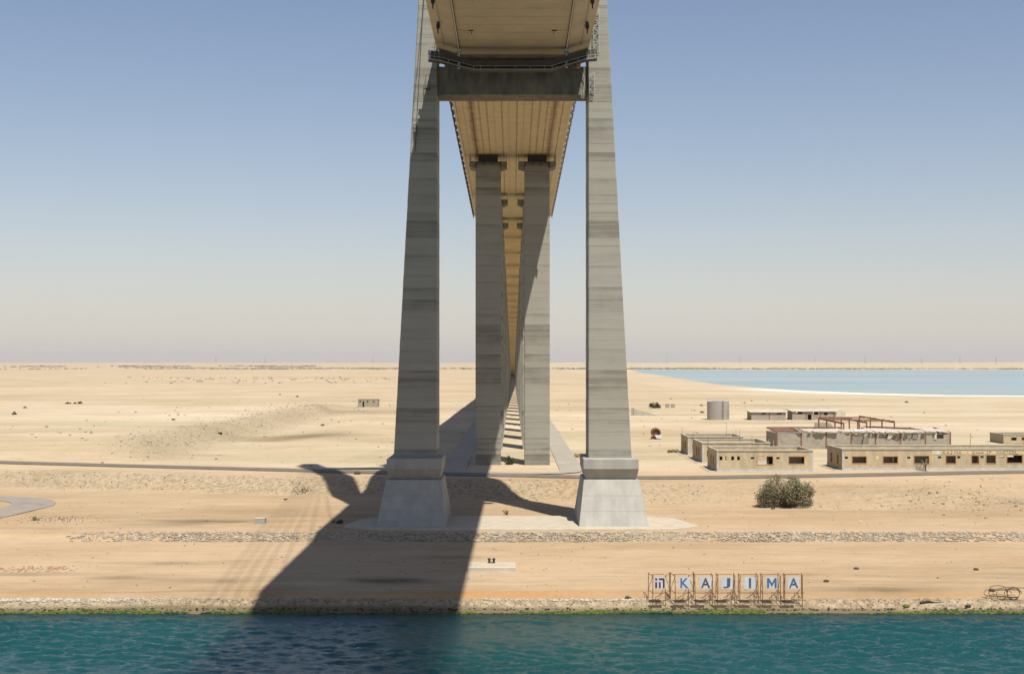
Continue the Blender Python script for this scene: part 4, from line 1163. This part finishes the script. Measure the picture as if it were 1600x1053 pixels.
put(MB().box(XC1-XC0-24, XC1-XC0-23.7, 1.0, 8.0, 0, 3.2).box(10.0, 10.3, 1.0, 8.0, 0, 3.2).box(2.0, cx_(1275), 2.4, 2.55, 0, 3.0).build('inner_partition', M_pad), e2, (ox2, 0, 0))  # long pale wall behind the windows is added to brighten the interior
x = PX(1517, YC+12); tag(MB().tube([(x, YC+12.3, 9.9), (x, YC+12.3, 12.6)], 0.05, 5).build('lightning_rod', M_rust), 'rusty rod on the roof of the long lettered office block', 'rod', 'thin rods on the office roofs')

# ruined masonry hall with torn roof behind the long block
YR = 327.0; XR0, XR1 = PX(1213.5, YR), PX(1486, YR)
WR = XR1-XR0
def rx_(a): return PX(a, YR)-XR0
doors = [(rx_(1331.5), rx_(1356.5), 0.0, PZ(682, YR)-6.12), (rx_(1379), rx_(1398), PZ(686, YR)-6.12, PZ(679, YR)-6.12), (rx_(1418), rx_(1434), PZ(685.5, YR)-6.12, PZ(679.5, YR)-6.12), (rx_(1464), rx_(1474.5), PZ(685, YR)-6.12, PZ(676, YR)-6.12-.35)]
e3, ox3 = building('ruined grey block hall with torn white roof and red steel columns', XR0, XR1, YR, YR+13.5, PZ(677.0, YR)-6.12, doors, [(2, 3.4, 0, 2.3), (8.5, 9.8, 0, 2.6)], M_block, plinth=0, name='ruined_hall', roof=False, cornice=False)
HR = PZ(677.0, YR)-6.12
for px in (1213.5, 1252, 1291, 1330, 1368, 1407, 1446, 1485):
    xx = min(max(rx_(px), 0.1), WR-0.1)
    put(MB().box(xx-0.14, xx+0.14, -0.10, -0.004, 0, HR+0.15).build('column', M_rust2), e3, (ox3, 0, 0))
    put(MB().bar((xx, -0.1, HR+0.28), (xx, 13.4, HR+0.75), 0.2, 0.22).build('rafter', M_rust2), e3, (ox3, 0, 0))
rg = random.Random(4)
for k in range(7):
    yy = 0.4 + k*2.1
    put(MB().bar((0.1, yy, HR+0.45+yy*0.035), (WR*(0.42 if k > 2 else 0.34)+rg.uniform(-2, 2), yy, HR+0.42+yy*0.035), 0.12, 0.14).build('purlin', M_rust2), e3, (ox3, 0, 0))
def sheet(x0, x1, y0, y1, z0, z1, sag, seed, mat=M_sheet):
    r2 = random.Random(seed); mb = MB(); n = 14; m = 6
    for j in range(m):
        for i in range(n):
            u = i/(n-1); v = j/(m-1)
            mb.v.append((x0+(x1-x0)*u + (r2.uniform(-.25, .25) if j in (0,) else 0), y0+(y1-y0)*v + (r2.uniform(-.35, .1) if j == 0 else 0), z0+(z1-z0)*v - 0.45*sag*abs(math.sin(u*9+seed))*(1-v) + 0.08*r2.random()))
    for j in range(m-1):
        for i in range(n-1):
            if j == 0 and r2.random() < 0.18: continue
            a = j*n+i; mb.f.append((a, a+1, a+n+1, a+n))
    o = mb.build('roof_sheet', mat)
    md_ = o.modifiers.new('thickness', 'SOLIDIFY'); md_.thickness = 0.04
    return o
put(sheet(rx_(1258), rx_(1318), -0.6, 6.5, HR+0.50, HR+0.78, 0.35, 1), e3, (ox3, 0, 0))
put(sheet(rx_(1318), rx_(1362), -0.3, 5.0, HR+0.46, HR+0.72, 0.5, 2), e3, (ox3, 0, 0))
put(sheet(rx_(1357), rx_(1404), -0.7, 7.0, HR+0.40, HR+0.8, 0.7, 3), e3, (ox3, 0, 0))
put(sheet(rx_(1404), rx_(1445), -0.8, 7.5, HR+0.42, HR+0.8, 0.4, 4), e3, (ox3, 0, 0))
put(sheet(rx_(1448), rx_(1482), -0.4, 6.0, HR+0.48, HR+0.78, 0.3, 5), e3, (ox3, 0, 0))
put(MB().loft([[(rx_(1386), -0.15, HR-1.35), (rx_(1390), -0.15, HR-1.4), (rx_(1401), -0.3, HR+0.3), (rx_(1388), -0.3, HR+0.3)], [(rx_(1386), -0.10, HR-1.35), (rx_(1390), -0.10, HR-1.4), (rx_(1401), -0.25, HR+0.3), (rx_(1388), -0.25, HR+0.3)]]).build('torn_sheet', M_sheet), e3, (ox3, 0, 0))
put(MB().box(rx_(1459.5), rx_(1463), -0.16, -0.11, HR-1.45, HR+0.25).build('torn_sheet', M_sheet), e3, (ox3, 0, 0))
put(MB().tube([(rx_(1333), -0.8, HR+0.62), (rx_(1349), -0.8, HR+0.62)], [0.34, 0.2], 10).build('ceiling_duct', M_white), e3, (ox3, 0, 0))
put(MB().loft([[(rx_(1242), -0.5, HR+1.2), (rx_(1244), -0.5, HR+1.25), (rx_(1254), -0.6, HR+0.35), (rx_(1250), -0.6, HR+0.25)], [(rx_(1242), 0.4, HR+1.3), (rx_(1244), 0.4, HR+1.3), (rx_(1254), 0.8, HR+0.42), (rx_(1250), 0.8, HR+0.3)]]).build('torn_sheet', M_galv), e3, (ox3, 0, 0))
put(MB().box(0.3, WR-0.3, 9.5, 9.7, 0, HR-0.3).build('inner_partition', M_block), e3, (ox3, 0, 0))
# fallen purlins at the right
for k in range(9):
    a = rg.uniform(1365, 1392); put(MB().bar((rx_(a), 8+rg.random()*3, HR+0.95+0.3*rg.random()), (rx_(a)+rg.uniform(6, 12), 3+rg.random()*6, HR+0.75+0.2*rg.random()), 0.12).build('fallen_purlin', M_rust if k % 2 else M_rust2), e3, (ox3, 0, 0))

# bare red steel skeleton
sk = empty('steel_skeleton', (98, 388, 6.12), 'bare red steel roof skeleton on posts behind the ruined hall', 'steel frame')
for (x, ya_, yb_) in ((89.8, 368, 398), (97.6, 374, 403), (105.8, 376, 414)):
    o = MB().bar((x, ya_, 10.4), (x, yb_, 10.55), 0.34, 0.42).build('beam', M_rust2); put(o, sk, (-98, -388, -6.12))
    n = 4
    for i in range(n):
        yy = ya_+(yb_-ya_)*i/(n-1)
        put(MB().box(x-0.16, x+0.16, yy-0.16, yy+0.16, 6.0, 10.2).build('post', M_rust2), sk, (-98, -388, -6.12))
for i in range(6):
    yy = 376+i*5.2
    put(MB().bar((97.4 if i < 1 else 89.6, yy, 10.75), (106.0 if i != 3 else 98, yy+rg.uniform(-.5, .5), 10.75), 0.14, 0.18).build('purlin', M_rust2), sk, (-98, -388, -6.12))
# broken curved wall by the skeleton
bw = MB(); yw = DY(673, 6.12); xa, xb_ = PX(1273, yw), PX(1302, yw)
wp = [(xa, 6), (xb_, 6), (xb_, 6.9)] + [(xb_-1.8+1.8*math.cos(a), 6.9+1.7*math.sin(a)) for a in np.linspace(0.2, 1.57, 6)] + [(xa, 8.65)]
bw.loft([[(x, yw, z) for x, z in wp], [(x, yw+0.4, z) for x, z in wp]])
tag(fix_normals(bw.build('broken_wall', M_block)), 'standing piece of grey block wall with rounded corner beside skeleton', 'wall')

# small sheds further back
def shed(lab, px0, px1, py, pytop, holes, roof_over, dep=9.0):
    Y = DY(py, 6.1); a, b_ = PX(px0, Y), PX(px1, Y); H = PZ(pytop, Y)-6.1
    g = gz((a+b_)/2, Y)
    hs = [(PX(p, Y)-a, PX(q, Y)-a, max(0, PZ(s_, Y)-6.1), PZ(r, Y)-6.1) for p, q, r, s_ in holes]
    e, ox = building(lab, a, b_, Y, Y+dep, H, hs, [], M_block, plinth=0, name='block_shed', roof=False, cornice=False, cat='shed', g0=g, back=[(b_-a-h[1], b_-a-h[0], h[2], h[3]) for h in hs if h[2] > 1 and (h[1]-h[0]) < 20][:3])
    return e, ox, b_-a, H, dep
e, ox, W, H, dp = shed('low grey block shed with pale roof edge right of the tank', 1174, 1228, 655, 642.5, [(1190, 1196, 643.3, 645.5), (1212, 1221, 643.3, 645.5)], 0)
put(MB().loft([[(-0.6, -0.5, H), (W+0.3, -0.5, H), (W+0.3, -0.5, H+0.15), (-0.6, -0.5, H+0.15)], [(-0.6, dp+.3, H+0.7), (W+0.3, dp+.3, H+0.7), (W+0.3, dp+.3, H+0.85), (-0.6, dp+.3, H+0.85)]]).build('roof_sheet', M_sheet), e, (ox, 0, 0))
put(MB().box(W*0.52-0.1, W*0.52+0.1, -0.08, -0.004, 0, H).build('column', M_rust), e, (ox, 0, 0))
e, ox, W, H, dp = shed('grey block shed with open windows and dark doorway, behind the steel skeleton', 1238, 1304, 654.5, 641.5, [(1244, 1254, 641.9, 645.5), (1262, 1268, 646, 654.5), (1270, 1280, 642.2, 646.5), (1287.5, 1293, 643, 647.2)], 0)
put(MB().loft([[(-0.4, -0.5, H), (W+0.5, -0.5, H), (W+0.5, -0.5, H+0.15), (-0.4, -0.5, H+0.15)], [(-0.4, dp+.3, H+0.6), (W+5.0, dp+.3, H+0.6), (W+5.0, dp+.3, H+0.75), (-0.4, dp+.3, H+0.75)]]).build('roof_sheet', M_sheet), e, (ox, 0, 0))
put(MB().box(W+0.05, W+4.6, 2.0, 2.2, 0.0, H*0.9).build('side_panel', M_sheet), e, (ox, 0, 0))
for k in (0.33, 0.66, 0.985): put(MB().box(W*k-0.12, W*k+0.12, -0.1, -0.004, 0, H).build('column', M_rust), e, (ox, 0, 0))
# hut on the left plain
Y = DY(635.5, 6.1); a = PX(559, Y); b_ = PX(590.5, Y)
def hx(p): return PX(p, Y)-a
Hh = 3.6; g = gz((a+b_)/2, Y)
e, ox = building('lonely flat-roofed block hut out on the left plain', a, b_, Y, Y+7, Hh, [(hx(561.5), hx(563.8), 2.2, 3.0), (hx(566.5), hx(569), 0.0, 2.7), (hx(573), hx(575.3), 2.2, 3.0), (hx(583), hx(585), 2.2, 3.0)], [], M_block, plinth=0, name='block_hut', cat='hut', g0=g)
# house at the right edge
Y = DY(693, 6.1); a = PX(1568, Y)
building('small tan house half cut by the right edge of the picture', a, a+16, Y, Y+10, PZ(679.5, Y)-6.12, [(2.0, 3.4, 0.8, 1.9), (4.6, 6.0, 0.8, 1.9), (8, 9.4, .8, 1.9)], [], M_wallY, plinth=0, name='small_house', cat='house', frames=(1,))

# storage tank
Y = DY(655.5, 6.1)+4; tx = PX(1122, Y); g = gz(tx, Y); R = 17.3*Y/F; Ht = PZ(627.5, Y)-g
tk = empty('storage_tank', (tx, Y, g), 'round grey metal storage tank standing on the sand', 'tank')
prof_ = [(R*1.06, -0.3), (R*1.06, 0.12)]
put(MB().lathe([(R*1.12, -0.5), (R*1.12, 0.12)], 40).build('footing', M_pad), tk, (0, 0, 0))
rings_ = []
nb = 4
for k in range(nb):
    z0 = 0.122 + (Ht-0.122)*k/nb; z1 = 0.122 + (Ht-0.122)*(k+1)/nb
    rings_ += [(R, z0), (R, z1-0.06), (R*1.008, z1-0.055), (R*1.008, z1)]
put(MB().lathe(rings_, 40).build('shell', M_tank), tk, (0, 0, 0))
put(MB().lathe([(R*1.012, Ht+.002), (R*0.5, Ht+0.35), (0.05, Ht+0.5)], 40).build('roof', M_tank), tk, (0, 0, 0))
rr = MB()
for k in range(20):
    a = k*6.283/20; rr.bar((R*1.0*math.cos(a), R*1.0*math.sin(a), Ht), (R*math.cos(a), R*math.sin(a), Ht+1.0), 0.05)
    b_ = a+6.283/20
    rr.bar((R*math.cos(a), R*math.sin(a), Ht+1.0), (R*math.cos(b_), R*math.sin(b_), Ht+1.0), 0.05)
put(rr.build('roof_railing', M_galv), tk, (0, 0, 0))
lad = MB(); 
for dx in (-0.25, 0.25): lad.bar((R*0.28+dx, -R*1.0, 0.1), (R*0.28+dx, -R*1.0, Ht+0.6), 0.07)
for k in range(14): lad.bar((R*0.28-0.25, -R, 0.4+k*Ht/14), (R*0.28+0.25, -R, 0.4+k*Ht/14), 0.05)
put(lad.build('ladder', M_rust2), tk, (0, 0, 0))

# rusty drum, ramp block, two crates
Y = DY(686, 6.1); x = PX(1026, Y); g = gz(x, Y)
dr = empty('rusty_drum', (x, Y, g), 'rusty round drum with open end and white plate beside it', 'drum')
rg_ = 1.25
mb = MB(); n = 18
def ringy(r, y): return [(r*math.cos(2*math.pi*k/n)-0.1, y, 1.75+r*math.sin(2*math.pi*k/n)) for k in range(n)]
mb.loft([ringy(rg_*0.75, 0.5), ringy(rg_*0.75, 0.0), ringy(rg_, 0.0), ringy(rg_*1.03, 0.15), ringy(rg_*1.03, 2.6), ringy(rg_*0.5, 2.9)])
put(fix_normals(mb.build('barrel', M_rust2)), dr, (0, 0, 0))
put(MB().box(-1.3, 1.2, 0.2, 2.4, 0.0, 0.62).build('cradle', M_rust), dr, (0, 0, 0))
put(MB().loft([[(-0.6, -0.35, 1.15), (1.55, -0.35, 1.2), (1.2, -0.35, 0.15), (0.0, -0.35, 0.2)], [(-0.6, -0.28, 1.15), (1.55, -0.28, 1.2), (1.2, -0.28, 0.15), (0.0, -0.28, 0.2)]]).build('plate', M_white), dr, (0, 0, 0))
Y = DY(648, 6.1); xa = PX(991, Y); xb_ = PX(1029, Y); g = gz((xa+xb_)/2, Y)
rm = empty('concrete_ramp', (xa, Y, g), 'low concrete ramp with dark open end near right pylon leg', 'ramp')
put(fix_normals(MB().loft([[(0, 0, -0.3), (xb_-xa, 0, -0.3), (xb_-xa, 0, 0.1), (0, 0, 2.7)], [(0, 7, -0.3), (xb_-xa, 7, -0.3), (xb_-xa, 7, 0.1), (0, 7, 2.7)]]).build('body', M_roofc)), rm, (0, 0, 0))
put(MB().box(-0.25, -0.003, 0.0, 7, 0, 2.9).build('headwall', M_block), rm, (0, 0, 0)); put(MB().box(-1.2, -0.26, 0.1, 0.4, 0, 2.9).build('wing_wall', M_block), rm, (0, 0, 0))
for px, lab in ((1043.3, 'left of two small grey block cabinets beside the round bush'), (1051.8, 'right of two small grey block cabinets beside the round bush')):
    Y = DY(636.5, 6.1); x = PX(px, Y); g = gz(x, Y)
    e = empty('block_cabinet', (x, Y, g), lab, 'cabinet', 'pair of block cabinets')
    put(MB().box(-0.85, 0.85, 0, 1.6, -0.3, 1.65).build('body', M_block), e, (0, 0, 0)); put(MB().box(-0.92, 0.92, -0.06, 1.66, 1.652, 1.8).build('lid', M_roofc), e, (0, 0, 0))

# ------------------------------------------------------------------ plants
def foliage(n, rx, ry, rz, leaf, seed, lobes, stems=True, base_z=0.0):
    r = np.random.RandomState(seed); mb = MB(); sm_ = MB()
    cl = []
    for k in range(lobes):
        a = r.rand()*6.283; q = r.rand()**0.55; h = r.rand()
        cl.append((math.cos(a)*q*rx*0.82, math.sin(a)*q*ry*0.82, rz*(0.12+0.80*h*(1-0.55*q*q)), 0.13+0.17*r.rand()))
        tip = Vector(cl[-1][:3]); mid = Vector((tip.x*0.45, tip.y*0.45, tip.z*0.62))
        sm_.tube([(0.06*r.randn(), 0.06*r.randn(), -0.2), mid, tip], [0.02*rx+0.02, 0.012*rx, 0.004*rx+0.004], 4)
    per = n//lobes
    for (cx, cy, cz, s_) in cl:
        for i in range(per):
            d = r.randn(3); d /= (np.linalg.norm(d)+1e-6); d *= r.rand()**0.4*s_
            p = Vector((cx+d[0]*rx*1.1, cy+d[1]*ry*1.1, max(0.02, cz+d[2]*rz*0.85)))
            u = Vector(r.randn(3)).normalized(); w_ = u.cross(Vector(r.randn(3))).normalized()
            L_ = leaf*(0.6+0.9*r.rand()); W_ = L_*0.38
            mb.add([p-w_*W_*0.5, p+u*L_*0.5-w_*W_*0.1+w_*W_*0.6, p+u*L_, p+u*L_*0.5-w_*W_*0.6], [(0, 1, 2, 3)])
    return mb, sm_
def bush(name, x, y, rx, ry, rz, n, leaf, seed, lobes, label, cat, mat=M_leaf, group=None):
    e = empty(name, (x, y, gz(x, y)), label, cat, group)
    a, b_ = foliage(n, rx, ry, rz, leaf, seed, lobes)
    put(a.build('crown', mat), e, (0, 0, 0)); put(b_.build('stems', M_twig), e, (0, 0, 0))
    return e
yb = DY(781, 4.6); bush('desert_bush', PX(1230, yb), yb+1.5, 5.3, 3.6, 5.5, 12000, 0.28, 5, 60, 'big grey-green desert bush in front of the office block', 'bush')
Y = DY(637, 6.1); bush('round_bush', PX(1024, Y), Y+2, 3.0, 2.6, 2.8, 3000, 0.4, 6, 30, 'dense round green bush right of the concrete ramp', 'bush', M_leafd)
Y = 279; bush('pier_bush', -1.0, 277.6, 1.35, 1.0, 2.2, 1500, 0.28, 7, 22, 'dark bush growing between the nearest two piers', 'bush', M_leafd)
Y = DY(707, 6.1); bush('scrub_clump', PX(1051, Y), Y, 1.7, 1.3, 0.9, 700, 0.3, 8, 16, 'low olive scrub clump left of the yellow office wings', 'shrub', M_dry)
Y = DY(672, 6.1); bush('lane_shrub', 14.6, 300, 1.2, 2.0, 0.8, 500, 0.25, 9, 14, 'dry yellowish shrub beside the right pier lane', 'shrub', M_dry)
bush('pad_weed', PX(790, 213), 212.5, 0.5, 0.4, 0.9, 160, 0.22, 10, 8, 'small weed sprouting behind the pylon pad', 'weed', M_dry)
Y = DY(817, 3.2); bush('shade_shrub', PX(528, Y), Y, 0.9, 0.5, 0.5, 350, 0.2, 11, 9, 'low dark shrub at the edge of shade left of the pad', 'shrub', M_leafd)
Y = DY(814, 3.2); bush('loop_weed', PX(56, Y), Y, 0.6, 0.4, 0.8, 150, 0.25, 12, 8, 'thin dry weed next to the asphalt turning loop', 'weed', M_dry)
Y = DY(791, 3.6); bush('dark_tuft', PX(1208, Y), Y-1.0, 0.5, 0.4, 0.6, 150, 0.2, 13, 7, 'small dark tuft in front of the big bush', 'shrub', M_leafd)
Y = DY(638, 6.1); bush('left_scrub', PX(126, Y), Y, 1.6, 1.2, 1.2, 300, 0.4, 14, 10, 'dark scrub on the left plain, right one of two side by side', 'shrub', M_leafd)
bush('left_scrub', PX(107, Y), Y, 1.5, 1.2, 1.1, 300, 0.4, 15, 10, 'dark scrub on the left plain, left one of two side by side', 'shrub', M_leafd)
Y = DY(663, 6.1); bush('left_scrub', PX(22, Y), Y, 1.0, .8, 1.2, 200, 0.35, 16, 8, 'dark scrub at far left of the plain, nearest the road', 'shrub', M_leafd)
# young palm in front of the long block
Y = YC-1.4; x = PX(1446, Y); e = empty('young_palm', (x, Y, 6.15), 'young palm growing before the long lettered office block', 'palm')
put(MB().lathe([(0.16, -0.2), (0.13, 0.5), (0.16, 0.8), (0.08, 1.0)], 8).build('trunk', M_twig), e, (0, 0, 0))
fr = MB(); rg = random.Random(5)
for k in range(15):
    a = k*2.4; tilt = 0.35+0.75*rg.random(); Lf = 1.25+0.5*rg.random(); prev = Vector((0, 0, 0.95)); d = Vector((math.cos(a)*math.sin(tilt), math.sin(a)*math.sin(tilt), math.cos(tilt)))
    pts2 = [prev]
    for i in range(5):
        d = (d + Vector((0, 0, -0.10*i*0.6))).normalized(); prev = prev + d*Lf/5; pts2.append(prev)
    fr.tube(pts2, [0.03, 0.025, 0.02, 0.015, 0.01, 0.005], 3)
    for i in range(1, 6):
        sidev = d.cross(Vector((0, 0, 1))).normalized()
        for sg in (-1, 1):
            for q in range(2):
                p = pts2[i-1].lerp(pts2[i], 0.3+0.5*q); tip = p + (sidev*sg*0.7 + d*0.7)*0.34
                fr.add([p, p+d*0.09, tip, ], [(0, 1, 2)])
put(fr.build('fronds', M_leaf), e, (0, 0, 0))
# scattered small scrub on the far plain
sp = random.Random(31)
for k in range(30):
    if k < 20: x, y = sp.uniform(-260, -60), sp.uniform(430, 900)
    else: x, y = sp.uniform(60, 220), sp.uniform(540, 800)
    if poly_sd(np.array([x]), np.array([y]), LAKE)[0] < 20: continue
    s_ = 0.35+0.7*sp.random()**2
    e = empty('desert_scrub', (x, y, gz(x, y)), 'tiny dark scrub dotting the %s desert plain' % ('left' if x < 0 else 'right'), 'shrub', 'scrub on the %s plain' % ('left' if x < 0 else 'right'))
    if k == 0:
        a_, b2_ = foliage(120, 1, 1, 0.7, 0.35, 40, 8); cm = a_.mesh('crown'); cm.materials.append(M_leafd); smm = b2_.mesh('stems'); smm.materials.append(M_twig)
    for nm, me in (('crown', cm), ('stems', smm)):
        o = link_mesh(nm, me, None, e); o.scale = (s_*1.3, s_*1.3, s_)
# far belts of scrub (one mass)
fv = MB(); r = random.Random(9)
def belt(n, x0, x1, y0, y1, s0, s1):
    xs = np.array([r.uniform(x0, x1) for _ in range(n)]); ys = np.array([r.uniform(y0, y1) for _ in range(n)])
    keep = fbm(xs*0.004, ys*0.002, 3, 91) > -0.12
    zs = ground_z(xs, ys)
    for a, b_, c_, k_ in zip(xs, ys, zs, keep):
        if not k_: continue
        s_ = r.uniform(s0, s1); fv.rock((a, b_, c_+s_*0.2), s_*1.5, s_*1.2, s_*0.9, r)
belt(2600, -2600, 700, 4000, 4900, 1.0, 4.2)
belt(1600, -3300, -900, 5800, 6400, 2.0, 6.0)
belt(1500, 250, 2400, 3900, 4700, 1.0, 3.6)
belt(1300, 2500, 4200, 6000, 7000, 2.5, 9.0)
belt(420, -900, -150, 1350, 1900, 0.35, 1.3)
tag(fv.build('far_scrub_belt', M_farveg), 'dark line of far scrub along the horizon', 'scrub', kind='stuff')

# power pylons on the skyline
pp = MB()
for (a, b_) in ((-4, -4), (4, -4), (4, 4), (-4, 4)):
    pp.bar((a, b_, 0), (a*0.12, b_*0.12, 44), 0.6)
for z in (10, 20, 30, 38): 
    k = 1-z/44*0.88; pp.bar((-4*k, 0, z), (4*k*0.8, 0, z+8), 0.4).bar((4*k, 0, z), (-4*k*0.8, 0, z+8), 0.4)
lattice = pp.mesh('lattice'); lattice.materials.append(M_galv)
armm = MB().bar((-9, 0, 33), (9, 0, 33), 0.7).bar((-7, 0, 39), (7, 0, 39), 0.7).mesh('cross_arm'); armm.materials.append(M_galv)
ordn = ['first', 'second', 'third', 'fourth', 'fifth', 'sixth', 'seventh', 'eighth', 'ninth', 'tenth', 'eleventh']
for ip, px in enumerate((337, 414, 583, 860, 1042, 1156, 1273, 1352, 1440, 1500, 1556)):
    Y = 8200.0; x = PX(px, Y); 
    e = empty('power_pylon', (x, Y, gz(x, Y)), 'tiny lattice power pylon on the hazy skyline, %s from the left' % ordn[ip], 'power pylon', 'power pylons on the skyline')
    link_mesh('lattice', lattice, None, e); link_mesh('cross_arm', armm, None, e)

# ------------------------------------------------------------------ small debris that can be picked out
rg = random.Random(17)
# tangle of steel reinforcement at the right edge of the shore
e = empty('wire_tangle', (53.9, 148.3, 0.95), 'tangled loops of dark rusty steel bar on the right shore', 'steel bars')
for k in range(7):
    c = Vector((rg.uniform(-.9, 1.4), rg.uniform(-.3, .5), 0.35)); R1, R2 = rg.uniform(.7, 1.5), rg.uniform(.35, .85); ph = rg.random()*6
    pts2 = [c + Vector((R1*math.cos(t), 0.35*math.sin(t+ph), R2*math.sin(t)+0.08*math.sin(3*t))) for t in np.linspace(0, rg.uniform(4.2, 6.2), 16)]
    put(MB().tube(pts2, 0.035, 5).build('bar', M_wet), e, (0, 0, 0.45))
# driftwood log
e = tag(MB().tube([(PX(1437, 148), 147.8, .85), (PX(1450, 148), 147.9, 1.0), (PX(1462, 148), 148.0, .8), (PX(1476, 148), 148.1, .9)], [.14, .12, .09, .04], 6).build('driftwood', M_wet), 'dark piece of driftwood lying on the right shore', 'driftwood')
dpts = [(1345, 820, 3, 'pale broken block on the sand below the spoil mound', M_pad), (1338, 888, 2, 'dark clod on lower berm right of the signs', M_wet), (1291, 906, 2, 'dark clod on lower berm just right of the last sign', M_wet), (1525, 889, 2, 'dark clod on lower berm near the wire tangle', M_wet),
        (1550, 920, 1.9, 'flat dark stone just above the wire tangle', M_wet), (981, 923, 1.9, 'dark stone at the scarp edge left of the signs', M_wet), (271, 672, 6.1, 'dark boulder on the left plateau', M_wet), (343, 684, 6.1, 'dark boulder on the cut slope at left', M_wet), (559, 740, 6.2, 'dark stone on the bank crest in the pylon shadow', M_wet),
        (446, 774, 4, 'dark stone on the left bank face', M_wet), (1513, 953, 0.1, 'black rock at the waterline on the right', M_wet), (1416, 953, 0.1, 'mossy rock at the waterline right of the signs', M_algae)]
for (px, py, zz, lab, mt) in dpts:
    Y = DY(py, zz); x = PX(px, Y); g = gz(x, Y); s_ = 0.30 if Y < 240 else 0.6
    tag(MB().rock((0, 0, s_*0.2), s_*1.3, s_, s_*1.2, rg).build('stone', mt, None, (x, Y, g)), lab, 'stone')

# ------------------------------------------------------------------ dusty air
hz = MB().box(-17500, 17500, -900, 19000, -9.0, 168.0).build('haze', None)
hm = bpy.data.materials.new('dusty_air'); hm.use_nodes = True
hn = hm.node_tree.nodes; hn.remove(hn['Principled BSDF'])
pv = hn.new('ShaderNodeVolumePrincipled')
pv.inputs['Color'].default_value = (0.97, 0.95, 0.95, 1)
pv.inputs['Density'].default_value = 0.000026
pv.inputs['Anisotropy'].default_value = 0.2
hm.node_tree.links.new(pv.outputs[0], hn['Material Output'].inputs['Volume'])
hz.data.materials.append(hm)
tag(hz, 'thin dusty air over the whole desert', kind='stuff')
